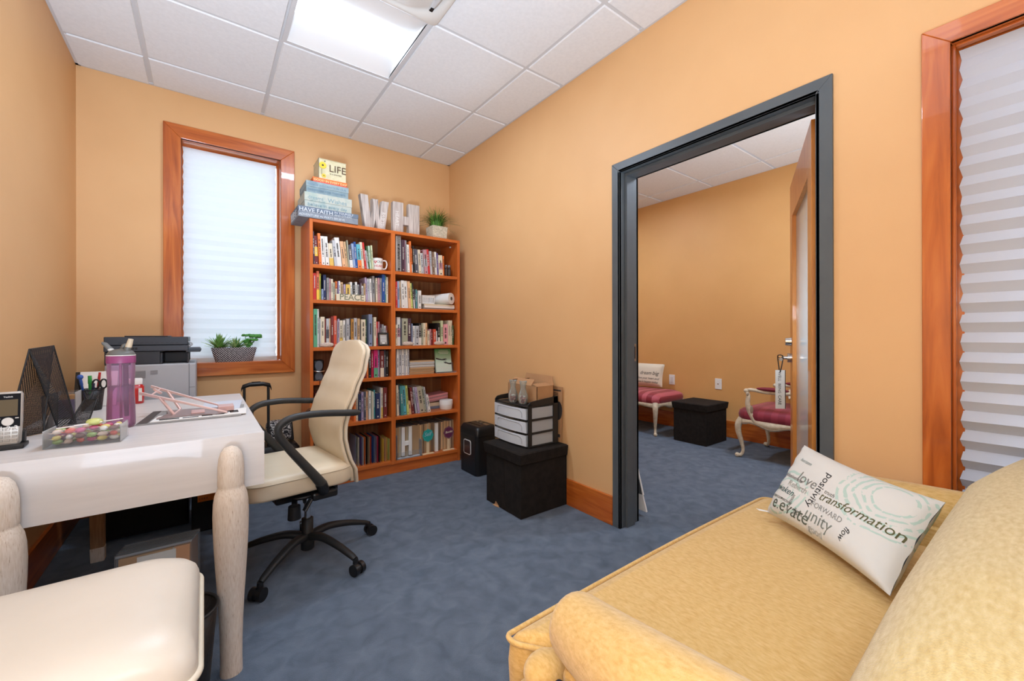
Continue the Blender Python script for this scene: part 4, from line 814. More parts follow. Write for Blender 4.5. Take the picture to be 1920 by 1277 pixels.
# water bottle
bt = thing('water_bottle', (-.243, 2.035, Z), 'purple translucent water bottle with a flip spout and grey lid on the desk', 'bottle')
bx, by = -.243, 2.045
m = MB(); m.lathe([(.020,Z),(.034,Z+.001),(.0385,Z+.006),(.0395,Z+.02),(.0385,Z+.08),(.0365,Z+.12),(.0365,Z+.165),(.0385,Z+.200),(.0385,Z+.232)], (bx, by, 0), 36); build('bottle_wall', m, M_purple, bt)
m = MB(); m.lathe([(.018,Z+.004),(.033,Z+.005),(.0365,Z+.02),(.0355,Z+.08),(.0335,Z+.12),(.0335,Z+.150),(.001,Z+.1502)], (bx, by, 0), 30); build('water', m, M_purpled, bt)
mMv = mat('mauve_collar', (146,72,116), .4)
m = MB(); m.lathe([(.0402,Z+.2325),(.0405,Z+.236),(.0405,Z+.256),(.039,Z+.258),(.001,Z+.2585)], (bx, by, 0), 36); build('collar', m, mMv, bt)
mGl = mat('lid_grey', (104,104,100), .45)
m = MB(); m.lathe([(.0395,Z+.2588),(.0392,Z+.264),(.033,Z+.274),(.020,Z+.281),(.001,Z+.283)], (bx, by, 0), 36); m.lathe([(.0402,Z+.2585),(.0402,Z+.2612)], (bx, by, 0), 36, 1); build('lid', m, [mGl, M_white], bt)
R2 = Vector((cos(.64), -sin(.64), 0))
def at_b(a, z, d=0): return Vector((bx, by, Z+z))+R2*a+Vector((sin(.64), cos(.64), 0))*d
m = MB(); m.tube([at_b(.020,.272), at_b(.026,.290), at_b(.028,.293)], [.010,.009,.0085], 14); m.tube([at_b(.027,.290), at_b(.036,.318)], [.0095,.0075], 14, 1); build('spout', m, [mGl, mat('spout_beige', (206,190,164), .5)], bt)
m = MB(); m.tube([at_b(-.020,.268), at_b(-.040,.282)], [.012,.011], 12, 1, flat=.5); m.tube([at_b(-.038,.281), at_b(-.060,.302), at_b(-.066,.306)], [.0115,.0105,.006], 12, 0, flat=.5); m.tube([at_b(-.01,.278,.01), at_b(-.002,.296,.014), at_b(.003,.300,.014)], [.006,.006,.003], 10, 0); build('carry_loop', m, [mGl, mat('loop_white', (206,204,198), .5)], bt)
m = MB(); m.tube([at_b(-.002,.232), at_b(0,.02)], .0042, 10); m.tube([at_b(.016,.232), at_b(.016,.235), at_b(.020,.04)], [.007,.008,.007], 10, 1); build('straw', m, [mat('straw_mauve', (160,90,132), .4), mat('stick_dark_mauve', (104,62,96), .4)], bt)
# clear box of sweets
cb = thing('candy_box', (-.305, 1.81, Z), 'low clear box full of wrapped sweets at the near edge of the desk', 'box')
CB = Tr(-.378, 1.773, Z) @ Rz(radians(-4))
m = MB(); L_, D_, H_ = .168, .098, .052
m.box(0,L_,0,.0022,0,H_,0,CB).box(0,L_,D_-.0022,D_,0,H_,0,CB).box(0,.0022,.0022,D_-.0022,0,H_,0,CB).box(L_-.0022,L_,.0022,D_-.0022,0,H_,0,CB).box(.0022,L_-.0022,.0022,D_-.0022,0,.0022,0,CB); build('clear_box', m, M_acryl, cb)
rs = random.Random(12); SW = [(150,176,96),(214,98,80),(226,206,120),(120,84,74),(96,128,178),(222,196,176),(196,92,128),(232,226,214),(186,200,92)]
grp = 'wrapped sweets in the clear box'
def sweet(x, y, z, i):
    c = SW[i % len(SW)]; nmc = ['olive green','coral red','pale yellow','brown','blue','peach','pink','white','lime green'][i % len(SW)]
    a = rs.random()*pi; k = i % 3
    C = CB @ Vector((x, y, z)); d = Vector((cos(a), sin(a), .1)); m = MB()
    if k == 0: m.ell(C, (.012,.012,.0075), 14, 8)
    else: m.ell(C, (.013,.008,.0075), 12, 8, M=Rz(a).to_3x3())
    for s_ in (-1, 1):
        p = C+d*(s_*.011); e = C+d*(s_*.020); n_ = Vector((-sin(a), cos(a), 0)); m.add([p-n_*.002, p+n_*.002, e+n_*.007+Vector((0,0,.002)), e-n_*.006], [(0,1,2,3)])
    return m, mat('sweet_%d' % (i % len(SW)), c, .3), nmc
spots = [(.025+.0245*i, .022+.027*j, .012+.013*k) for k in range(3) for j in range(3) for i in range(6)]
where = ['front', 'middle', 'back']; colp = ['first','second','third','fourth','fifth','sixth']; lay = ['bottom','middle','top']
for i, (x, y, z) in enumerate(spots):
    if i % 5 == 4 and z > .03: continue
    j = i % 6; r_ = (i//6) % 3; l_ = i//18
    mb, mt, nmc = sweet(x+rs.uniform(-.002,.002), y+rs.uniform(-.002,.002), z+.002+(.004 if l_ == 2 else 0), i*5+i//7)
    tag(build('wrapped_sweet', mb, mt, base=CB @ Vector((x, y, z))), '%s wrapped sweet, %s layer, %s row, %s from the left in the clear box' % (nmc, lay[l_], where[r_], colp[j]), 'sweet', grp)
m = MB(); c0 = CB @ Vector((.098, .05, .062)); m.ell(c0, (.020,.018,.011), 16, 10); tag(build('wrapped_sweet', m, mat('sweet_lime', (200,206,128), .3), base=c0), 'large pale lime wrapped sweet on top of the clear box of sweets', 'sweet', grp)
for k, (x0, x1, yy, lab) in enumerate(((.02,.118,.030,'white lollipop stick lying highest over the front of the sweets box'),(.05,.160,.062,'white lollipop stick lying over the back of the sweets box'))):
    m = MB(); m.tube([CB @ Vector((x0, yy, .053)), CB @ Vector((x1, yy+.01, .061))], .0017, 8); tag(build('lollipop_stick', m, M_white, base=CB @ Vector((x0,yy,.053))), lab, 'lollipop')
# pencil cup with scissors and pens
pc = thing('pencil_cup', (-.408, 2.60, Z), 'black wire-mesh pencil cup behind the clear box, pens and scissors in it', 'pencil cup')
cxp, cyp2 = -.408, 2.60
m = MB(); m.lathe([(.034,Z+.001),(.036,Z+.004),(.044,Z+.092)], (cxp, cyp2, 0), 30, closed_ends=False); build('mesh_wall', m, M_mesh, pc, solid=.0008)
m = MB(); m.tube([(cxp+.044*cos(a), cyp2+.044*sin(a), Z+.092) for a in [2*pi*k/28 for k in range(29)]], .002, 6, caps=False); build('rim', m, M_blkm, pc)
m = MB(); m.lathe([(.035,Z),(.036,Z+.003),(.001,Z+.0031)], (cxp,cyp2,0), 28); build('base', m, M_blkm, pc)
for (a, b, c_, r_, rgb, lab, cat) in (((-.012,-.01),(-.030,-.020,.15),0,.0045,(52,92,170),'blue capped pen leaning left in the mesh pencil cup','pen'), ((0,.01),(-.006,.018,.152),0,.006,(66,170,84),'green highlighter standing in the mesh pencil cup','highlighter'), ((-.018,.012),(-.044,.010,.142),0,.004,(30,30,32),'black pen leaning far left in the mesh pencil cup','pen'), ((.012,.012),(.026,.022,.165),0,.004,(190,44,44),'red pen leaning right in the mesh pencil cup','pen'), ((.0,-.02),(.012,-.016,.12),0,.004,(40,44,70),'navy pen at the front of the mesh pencil cup','pen')):
    m = MB(); p, q = Vector((cxp+a[0], cyp2+a[1], Z+.006)), Vector((cxp+b[0], cyp2+b[1], Z+b[2])); m.tube([p, p.lerp(q,.75), p.lerp(q,.76), q], [r_, r_, r_*1.25, r_*1.1], 10)
    if rgb == (52,92,170): m.ell(q, (.011,.011,.011), 12, 8)
    tag(build('pen' if cat == 'pen' else 'highlighter', m, mat('pen_%d_%d' % (rgb[0], rgb[2]), rgb, .35), base=p), lab, cat, 'pens in the mesh cup' if cat == 'pen' else None)
sc = thing('scissors', (cxp+.02, cyp2, Z), 'black-handled scissors, loops up, in the mesh pencil cup', 'scissors')
for s_ in (-1, 1):
    c = Vector((cxp+.030+.012*s_, cyp2-.006, Z+.115)); m = MB(); m.tube([c+Vector((cos(a)*.011, .002*s_, sin(a)*.020)) for a in [2*pi*k/18 for k in range(19)]], .0035, 8, caps=False); m.tube([c+Vector((-.003*s_,0,-.02)), Vector((cxp+.018, cyp2-.005, Z+.06))], .004, 8); build('handle', m, M_blk, sc)
m = MB(); m.box(cxp+.006, cxp+.014, cyp2-.008, cyp2-.006, Z+.008, Z+.07); m.box(cxp+.012, cxp+.020, cyp2-.005, cyp2-.003, Z+.008, Z+.07); build('blade', m, M_steel, sc)
# clear acrylic box with things, and dark cards
t = thing('acrylic_bin', (-.44, 2.42, Z), 'clear acrylic bin of pens and cards between the file sorter and pencil cup', 'bin')
m = MB(); x0, x1, y0, y1, hh = -.475, -.415, 2.37, 2.47, .105
m.box(x0,x1,y0,y0+.002,Z,Z+hh).box(x0,x1,y1-.002,y1,Z,Z+hh).box(x0,x0+.002,y0,y1,Z,Z+hh).box(x1-.002,x1,y0,y1,Z,Z+hh).box(x0,x1,y0,y1,Z,Z+.002); build('bin_wall', m, M_acryl, t)
m = MB(); m.box(x0+.004, x1-.006, 2.385, 2.398, Z+.003, Z+.075); tag(build('card_pack', m, cm('violet'), base=(x0,2.39,Z+.003)), 'violet card pack inside the clear acrylic bin', 'cards')
m = MB(); m.box(x0+.006, x1-.004, 2.42, 2.445, Z+.003, Z+.09); tag(build('card_pack', m, cm('ochre'), base=(x0,2.43,Z+.003)), 'brown card pack at the back of the clear acrylic bin', 'cards')
# notepad leaning at the wall corner
m = MB(); M_ = Tr(-.47, 2.72, Z) @ Rz(-.1) @ Matrix.Rotation(radians(-12), 4, 'X'); m.box(0, .13, 0, .012, 0.001, .165, 0, M_); m.box(-.016, 0, 0, .013, 0.001, .165, 1, M_)
t = build('notebook', m, [M_white, M_blk], base=(-.47,2.72,Z), bev=.001); tag(t, 'white notebook with a black spine leaning behind the pencil cup', 'notebook')
# red jar
jr = thing('gum_jar', (-.272, 2.735, Z), 'red translucent jar with a white lid and label behind the water bottle', 'jar')
m = MB(); m.rings([rrect(-.310,-.242,2.700,2.765,.018,Z), rrect(-.312,-.240,2.698,2.767,.018,Z+.004), rrect(-.312,-.240,2.698,2.767,.018,Z+.082), rrect(-.304,-.248,2.705,2.760,.02,Z+.092)], 0, True); build('jar_body', m, mat('red_jar', (190,30,30), .15, coat=.5), jr)
m = MB(); m.lathe([(.029,Z+.0925),(.0295,Z+.118),(.027,Z+.121),(.001,Z+.1212)], (-.276, 2.732, 0), 30); build('lid', m, M_white, jr)
m = MB(); m.box(-.2585, -.246, 2.6965, 2.6978, Z+.012, Z+.075); build('label', m, M_white, jr)
# magazine spread, papers, folding stand
mz = [(-.196,2.03),(.135,2.045),(.140,2.27),(-.165,2.30)]
def flatpoly(name, P, z0, h, mt, label, cat, group=None):
    m = MB(); m.prism(P, lambda u, v: (u, v, z0), lambda u, v: (u, v, z0+h)); return tag(build(name, m, mt, base=(P[0][0], P[0][1], z0)), label, cat, group)
flatpoly('magazine', [(-.205,2.035),(.120,2.030),(.150,2.34),(-.178,2.345)], Z, .004, cm('grey'), 'grey magazine underneath the folding stand', 'magazine')
flatpoly('newsletter', [(-.165,2.045),(.138,2.050),(.150,2.20),(-.150,2.18)], Z+.0046, .003, M_white, 'white printed newsletter on top of the grey magazine, near edge', 'newsletter')
flatpoly('paper_sheet', [(-.02,2.22),(.125,2.22),(.152,2.50),(.0,2.50)], Z+.0046, .0008, mat('pale_blue_sheet', (206,212,222), .7), 'pale blue sheet partly under the folding stand', 'paper')
m = MB()
for (x, y, w_, h_) in ((-.14,2.06,.06,.022),(-.07,2.062,.05,.016),(-.01,2.066,.035,.05),(.035,2.07,.03,.05),(.085,2.09,.03,.06)): m.box(x, x+w_, y, y+h_, Z+.0078, Z+.0084)
pr = build('print', m, M_ink, bpy.data.objects['newsletter'])
m = MB(); m.prism([(-.203,2.040),(-.172,2.041),(-.150,2.342),(-.177,2.342)], lambda u, v: (u, v, Z+.0044), lambda u, v: (u, v, Z+.0050)); build('binding_strip', m, mat('dark_strip', (74,70,70), .5), bpy.data.objects['magazine.013'] if 'magazine.013' in bpy.data.objects else bpy.data.objects['magazine'])
mRG = mat('rose_gold', (240,208,202), .28, .35)
st = thing('folding_stand', (-.04, 2.2, Z), 'rose-gold folding laptop stand opened over the magazines', 'laptop stand')
zb = Z+.0092
m = MB()
A, B_ = Vector((-.205, 2.17, Z+.105)), Vector((.075, 2.075, zb+.004))
A2, B2 = Vector((-.185, 2.35, Z+.112)), Vector((.068, 2.235, zb+.006))
for p, q in ((A, B_), (A2, B2)):
    d = (q-p).normalized(); s_ = Vector((0,0,1)).cross(d).normalized()*.004; u_ = Vector((0,0,.006))
    m.add([p-s_-u_, q-s_-u_*.5, q+s_-u_*.5, p+s_-u_, p-s_+u_, q-s_+u_*.5, q+s_+u_*.5, p+s_+u_], [(0,3,2,1),(4,5,6,7),(0,1,5,4),(1,2,6,5),(2,3,7,6),(3,0,4,7)])
build('support_arm', m, mRG, st, bev=.001)
m = MB(); m.tube([A.lerp(B_,.12), A2.lerp(B2,.12)], .0035, 8); m.cyl(A.lerp(A2,.5)+Vector((.035,0,-.012)), A.lerp(A2,.5)+Vector((.040,0,-.006)), .017, .017, 24); build('pivot_disc', m, mRG, st)
m = MB(); 
for p, q in ((A.lerp(B_,.22), Vector((-.100,2.150,zb+.003))), (A2.lerp(B2,.22), Vector((-.085,2.29,zb+.003)))): m.tube([p, q], .0055, 8)
m.tube([Vector((-.100,2.150,zb+.003)), Vector((-.085,2.29,zb+.003))], .004, 8); build('prop_leg', m, mRG, st)
m = MB(); m.prism([(-.15,2.085),(-.05,2.10),(.04,2.07),(.078,2.09),(.070,2.25),(-.02,2.27),(-.13,2.28),(-.12,2.20)], lambda u, v: (u, v, zb), lambda u, v: (u, v, zb+.0028)); build('base_plate', m, mat('stand_base_grey', (158,140,138), .4, .2), st)
m = MB(); m.box(-.045, .0, 2.12, 2.20, zb+.003, zb+.0075); build('pad', m, mat('rose_plate', (214,176,170), .4, .2), st, bev=.001)
m = MB(); m.box(.045,.10,2.12,2.20,zb+.003,zb+.022); build('hinge_block', m, mat('rose_plate', (196,150,146), .4, .3), st, bev=.001)
# ================================================================ PRINTER on its stand
pr = thing('printer', (-.25, 3.10, .66), 'large black and grey laser printer with a tilted control panel, in the back left corner', 'printer')
px0, px1, py0, py1 = -.415, -.075, 2.955, 3.40
mPG = mat('printer_grey', (178,180,184), .45); mPB = mat('printer_black', (40,45,54), .4); mPB2 = mat('printer_black_side', (52,57,66), .4)
m = MB(); m.box(px0+.0, px1+.035, py0, py1, .655, .930); build('lower_body', m, mPG, pr, bev=.008)
m = MB()
for k in range(7): m.box(-.305, -.255, py0-.0015, py0+.001, .893-k*.006, .896-k*.006)
for k in range(4): m.box(-.235, -.205, py0-.0015, py0+.001, .893-k*.006, .896-k*.006)
build('side_vent', m, mat('vent_grey', (138,140,146), .6), pr)
m = MB(); m.box(-.072, -.069, py0-.001, py0+.002, .66, .928).box(-.070, -.045, py0-.001, py0+.002, .793, .795); build('panel_seam', m, mat('seam_grey', (120,122,126), .6), pr)
m = MB(); m.box(px0, px1-.12, py0+.004, py1, .9305, 1.0).box(px1-.12, px1-.11, py0+.004, py1, .9305, .99).box(px1-.005, px1, py0+.004, py1, .9305, .985).box(px0,px1,py0+.18,py1,.9305,.99); build('paper_exit', m, mPB, pr, bev=.003)
m = MB(); m.box(px0-.002, px1+.002, py0-.004, py1, 1.0005, 1.032); build('scanner_base', m, mPB2, pr, bev=.003)
m = MB(); m.box(px0-.001, px1-.0, py0-.006, py1, 1.034, 1.078); m.box(px0+.07, px1-.09, py0+.05, py1-.06, 1.078, 1.084); build('document_feeder', m, mPB, pr, bev=.006)
m = MB()
for k in range(12): m.box(px0+.055+k*.021, px0+.067+k*.021, py0-.0065, py0-.004, 1.045, 1.047)
build('feeder_slot', m, M_blkdeep, pr)
m = MB()
for k in range(6): m.box(px0+.058+k*.012, px0+.068+k*.012, py0-.0048, py0-.003, 1.010, 1.022)
build('vent_slot', m, M_blkdeep, pr)
m = MB(); m.taper(px1-.01, px1+.055, py0+.0, py0+.24, .992, px1-.01, px1+.060, py0, py0+.24, 1.003, 0); m.taper(px1-.01, px1+.060, py0, py0+.24, 1.0032, px1-.005, px1+.052, py0+.005, py0+.235, 1.016); build('control_panel', m, mPB2, pr, bev=.002)
m = MB(); m.tube(smoothpath([(px1-.002, py0+.02, 1.05),(px1+.014, py0+.02, 1.043),(px1+.017, py0+.02, 1.032),(px1+.004, py0+.02, 1.026)], 4), .004, 8); build('lift_latch', m, mPG, pr)
# black steel storage under it
fc = thing('file_cabinet', (-.23, 3.2, 0), 'black steel file cabinet under the printer in the back left corner', 'cabinet')
m = MB(); m.box(-.45, -.075, 3.0, 3.46, .01, .654); build('cabinet_body', m, M_blkdeep, fc, bev=.003)
for k in range(2):
    m = MB(); m.box(-.44, -.085, 2.985, 2.9995, .03+.31*k, .33+.31*k); d_ = build('drawer', m, M_blkdeep, fc, bev=.002)
    m = MB(); m.box(-.30, -.22, 2.975, 2.985, .20+.31*k, .215+.31*k); build('handle', m, M_steel, d_)
st2 = thing('tool_case', (.03, 2.95, 0), 'tall black case with an orange tag between the desk and file cabinet', 'case')
m = MB(); m.box(-.060, .085, 2.850, 3.10, .002, .44); build('case_body', m, M_blkdeep, st2, bev=.008)
m = MB(); m.box(-.033, .06, 2.8475, 2.8505, .168, .204); build('orange_tag', m, mat('orange_tag', (232,130,40), .5), st2)
m = MB(); lettering(m, '5 4 8 2', .014, (-.028, 2.8473, .180), (1,0,0), (0,0,1), depth=.0004); build('tag_print', m, M_ink, st2)
# rolling suitcase with raised handle, patterned bag on it
sq = thing('rolling_suitcase', (.35, 3.25, 0), 'black rolling suitcase with its pull handle raised beside the bookcase', 'suitcase')
m = MB(); m.rings([rrect(.175,.515,3.135,3.34,.04,.03), rrect(.165,.525,3.125,3.35,.05,.06), rrect(.165,.525,3.125,3.35,.05,.32), rrect(.185,.505,3.14,3.335,.05,.345)], 0, True); build('shell', m, M_blkdeep, sq)
for x in (.20, .49): m = MB(); m.cyl((x-.012, 3.16, .022), (x+.012, 3.16, .022), .021); build('wheel', m, M_blk, sq)
m = MB()
for x in (.205, .340): m.tube([(x, 3.18, .34), (x, 3.18, .745)], .0085, 10)
build('pull_rod', m, M_blkm, sq)
m = MB(); m.rings([[Vector((x, 3.18+.013*cos(a), zc+.014*sin(a))) for a in [2*pi*k/12 for k in range(12)]] for x, zc in ((.188,.730),(.196,.752),(.235,.764),(.31,.764),(.350,.752),(.357,.730))], 0, True); m.box(.245,.295,3.172,3.188,.776,.781); build('grip', m, M_blk, sq)
bg_ = thing('patterned_bag', (.40, 3.24, .35), 'small black bag with white scroll pattern resting on the suitcase', 'bag')
m = MB(); m.ell((.410, 3.258, .428), (.078,.055,.070), 20, 12, e=.45)
def scrollmat():
    mm = mat('white_scroll_print', (30,28,30), .7); n, l, b = nodes(mm)
    tc = n.new('ShaderNodeTexCoord'); no = n.new('ShaderNodeTexNoise'); no.inputs['Scale'].default_value = 26; no.inputs['Distortion'].default_value = 2.5; no.inputs['Detail'].default_value = 1
    cr = n.new('ShaderNodeValToRGB'); e = cr.color_ramp.elements; e[0].position = .46; e[0].color = lin((26,24,26)); e[1].position = .49; e[1].color = lin((210,204,198)); k = e.new(.54); k.color = lin((210,204,198)); k = e.new(.57); k.color = lin((26,24,26))
    l.new(tc.outputs['Object'], no.inputs['Vector']); l.new(no.outputs[0], cr.inputs[0]); l.new(cr.outputs[0], b.inputs['Base Color']); return mm
build('pouch', m, scrollmat(), bg_)
m = MB(); m.taper(.470, .500, 3.215, 3.30, .3575, .478, .490, 3.225, 3.29, .49); build('end_panel', m, M_blk, bg_, bev=.006)

# ================================================================ STOOL (upholstered bench, near left)
sl = thing('upholstered_stool', (-.27, 1.17, 0), 'beige leatherette stool with whitewashed wooden legs at the near end of the desk', 'stool')
SX0, SX1, SY0, SY1 = -.585, -.012, .905, 1.335
SU = .072
def roundsq(u, v, e=.30):
    return math.copysign(abs(u)**1, u), v
m = MB()
cxs, cys, hx, hy = (SX0+SX1)/2, (SY0+SY1)/2, (SX1-SX0)/2, (SY1-SY0)/2
def outline(r, s, n=12):
    return [(p.x, p.y) for p in rrect(cxs-hx*s, cxs+hx*s, cys-hy*s, cys+hy*s, r*s, 0, n)]
lv = [(1.0,.402,.045),(1.006,.412,.045),(1.0,.430,.05),(.985,.447,.06),(.95,.463,.075),(.88,.476,.085),(.76,.486,.09),(.6,.492,.09),(.4,.496,.08),(.2,.498,.05),(.02,.4985,.003)]
m.rings([[Vector((x, y, z+SU)) for x, y in outline(r, s)] for s, z, r in lv], 0, True); build('cushion', m, M_beige, sl)
m = MB(); P = [Vector((x, y, .404+SU)) for x, y in outline(.045, 1.012)]; m.tube(P+[P[0]], .0065, 8, caps=False); build('piping', m, M_creamside, sl)
m = MB(); o0 = [Vector((x, y, .335+SU)) for x, y in outline(.03, .965)]; o1 = [Vector((x, y, .398+SU)) for x, y in outline(.03, .965)]; m.rings([o0, o1], 0, False); build('seat_frame', m, M_leg, sl)
for sx_ in (-1, 1):
    for sy_ in (-1, 1):
        x, y = cxs+sx_*(hx-.045), cys+sy_*(hy-.045)
        m = MB(); pts = smoothpath([(x, y, .390+SU), (x+sx_*.012, y+sy_*.010, .33), (x+sx_*.004, y+sy_*.004, .20), (x-sx_*.006, y-sy_*.006, .09), (x+sx_*.002, y+sy_*.002, .0)], 5)
        k = len(pts); m.tube(pts, [.030-.014*(i/(k-1)) for i in range(k)], 14); build('leg', m, M_leg, sl)
# waste basket with a bag, plastic folders on the floor
wb = thing('waste_basket', (-.075, 1.86, 0), 'small black wire-mesh waste basket on the carpet under the desk', 'waste basket')
wx, wy = -.062, 1.545
m = MB(); m.lathe([(.085,.004),(.087,.01),(.115,.275)], (wx, wy, 0), 36, closed_ends=False, sx=.8, sy=.8); build('mesh_wall', m, meshmat('basket_mesh', (40,38,38), 300, .26), wb, solid=.001)
m = MB(); m.tube([(wx+.093*cos(a), wy+.093*sin(a), .276) for a in [2*pi*k/32 for k in range(33)]], .0045, 8, caps=False); build('rim', m, M_blkm, wb)
m = MB(); m.lathe([(.068,0),(.070,.006),(.001,.0062)], (wx,wy,0), 32); build('base', m, M_blkm, wb)
for k, (x, y, z, c, lab) in enumerate(((wx+.02, wy-.02, .20, (150,170,80), 'crumpled green wrapper inside the mesh waste basket'), (wx-.01, wy+.02, .11, (206,196,190), 'crumpled pale tissue inside the mesh waste basket'), (wx+.03, wy+.01, .06, (176,150,140), 'crumpled pinkish paper at the bottom of the mesh waste basket'))):
    m = MB(); m.ell((x, y, z), (.035,.03,.028), 10, 7); rv = random.Random(k); m.v = [(a+rv.uniform(-.006,.006), b+rv.uniform(-.006,.006), c_+rv.uniform(-.006,.006)) for a, b, c_ in m.v]; m.sm = [False]*len(m.sm)
    tag(build('crumpled_paper', m, mat('litter_%d' % k, c, .7), base=(x, y, z)), lab, 'litter')
M_pfilm = glassy('pouch_film', (252,252,252), .03)
for k in range(7):
    y0 = 2.045+k*.022; x0, x1 = -.262+.002*k, -.040+.004*k; hgt = .288-.003*k
    m = MB(); m.box(x0, x1, y0, y0+.012, .002, hgt)
    lab = ['nearest','second','third','fourth','fifth','sixth','farthest'][k]
    o = thing('plastic_pouch', (x0, y0, 0), '%s of the clear zip pouches filed upright under the desk' % lab, 'pouch', 'clear pouches under the desk')
    build('pouch_film', m, M_pfilm, o)
    m = MB(); m.box(x0+.01, x1-.06, y0+.004, y0+.007, .01, hgt-.016, 0).box(x0+.06, x1-.05, y0+.0012, y0+.0035, .01, hgt-.022, 1).box(x1-.055, x1-.008, y0+.002, y0+.008, .01, hgt-.016, 2)
    build('pouch_contents', m, [cm('tan'), M_white, cm('peach')], o)
    m = MB(); m.box(x0+.002, x1-.002, y0+.002, y0+.010, hgt-.010, hgt-.002); build('zip', m, M_frost, o)

# ================================================================ OFFICE CHAIR
oc = thing('office_chair', (.40, 2.21, 0), 'cream leather office chair with black loop arms pulled up to the desk', 'office chair')
CH_ = Tr(.40, 2.21, 0) @ Rz(radians(7))          # local +x towards the backrest
V_ = lambda a, b, z: CH_ @ Vector((a, b, z))
rear = [(.375,.170),(.442,.155),(.50,.128),(.551,.113),(.60,.102),(.653,.103),(.727,.123),(.824,.163),(.924,.205),(1.028,.228),(1.06,.234)]
def halfw(z): return interp([(.375,.185),(.45,.215),(.60,.222),(.75,.215),(.90,.210),(1.0,.203),(1.022,.190),(1.040,.155),(1.055,.115),(1.060,.06)], z)
def backshape(off0, off1, wscale, zlo, zhi, n=28):
    """closed slab following the S curve; front skin bulges, edges rounded"""
    R = []; zs_ = [zlo+(zhi-zlo)*(1-(1-i/n)**1.0) for i in range(n+1)]
    for z in zs_:
        a = interp(rear, z); hw = max(halfw(z)*wscale, .004); ring = []
        fr_ = 14
        for k in range(fr_+1):
            u = -1+2*k/fr_; b = hw*math.copysign(min(1, abs(u)**.85), u); ring.append(V_(a-off0+.022*(u*u)*.9*-1*-.35, b, z))
        for k in range(fr_+1):
            u = 1-2*k/fr_; b = hw*math.copysign(min(1, abs(u)**.85), u); ring.append(V_(a-off1+.008*(1-u*u)*0, b, z))
        R.append(ring)
    return R
m = MB(); m.rings(backshape(.036, .013, .975, .385, 1.055), 0, True); build('backrest', m, M_cream, oc, bev=.004)
m = MB(); m.rings(backshape(.0125, -.006, 1.0, .375, 1.060), 0, True); build('back_shell', m, M_creamside, oc, bev=.005)
def seatring(z, s, fx=0): 
    pts = rrect(-.315*s-.0, .150*s, -.235*s, .235*s, .085*s, z, 8); return [V_(p.x, p.y, p.z) for p in pts]
m = MB(); m.rings([seatring(.398,.93), seatring(.402,.975), seatring(.412,.99), seatring(.452,1.0), seatring(.466,.992)], 0, True); build('seat_side', m, M_cream, oc)
m = MB(); m.rings([seatring(.4665,.990), seatring(.476,.975), seatring(.486,.93), seatring(.494,.82), seatring(.499,.6), seatring(.500,.02)], 0, True); build('seat', m, M_cream, oc)
m = MB(); P = seatring(.4668,.996); m.tube(P+[P[0]], .0018, 6, caps=False); build('seam', m, mat('seam_thread', (184,168,142), .6), oc)
m = MB(); m.rings([seatring(.385,.80), seatring(.3975,.92)], 0, False); build('seat_pan', m, M_blk, oc)
for sgn in (-1, 1):
    yb = sgn*.250
    P = [(.155,yb,.722),(.09,yb,.728),(.0,yb,.738),(-.075,yb,.741),(-.145,yb,.734),(-.186,yb,.708),(-.185,yb,.668),(-.150,yb,.610),(-.095,yb,.535),(-.045,yb,.468),(-.015,yb*.98,.425)]
    pts = smoothpath([V_(*p) for p in P], 5); k = len(pts); rr_ = [.015+(.007*max(0,(i-k*.55)/(k*.45))) for i in range(k)]; rr_[0] = .008; rr_[1] = .0135
    m = MB(); m.tube(pts, rr_, 14, flat=1.0); a_ = build('armrest', m, M_armpad, oc)
    m = MB(); m.tube(smoothpath([V_(-.02,yb*.99,.43), V_(-.005,yb*.94,.395), V_(0,yb*.7,.382), V_(0,yb*.2,.380)], 4), [.024]*5+[.022]*4+[.02]*4, 12); build('arm_bracket', m, M_blk, oc)
m = MB(); m.box(-.17, .10, -.13, .13, .335, .3845, 0, CH_); m.box(-.05, .06, -.235, .235, .352, .388, 0, CH_); m.cyl(V_(0,0,.30), V_(0,0,.35), .032, .036); build('tilt_mechanism', m, M_blk, oc, bev=.01)
m = MB(); m.ell(V_(-.07,-.185,.372), (.055,.03,.012), 16, 8); m.tube([V_(-.05,-.10,.362), V_(-.075,-.205,.352)], .007, 8); m.cyl(V_(-.115,-.20,.29), V_(-.115,-.20,.345), .027, .024, 20); m.tube([V_(-.115,-.20,.345), V_(-.09,-.12,.365)], .012, 8); m.tube([V_(-.055,-.225,.365), V_(-.085,-.235,.325)], .014, 8, flat=.5); build('control_lever', m, M_blk, oc)
m = MB(); m.cyl(V_(0,0,.18), V_(0,0,.31), .0145, None, 20); build('gas_lift', m, M_chrome, oc)
m = MB(); m.lathe([(.024,.045),(.030,.05),(.030,.10),(.026,.112),(.026,.195),(.020,.197)], V_(0,0,0), 24); build('hub', m, M_blkm, oc)
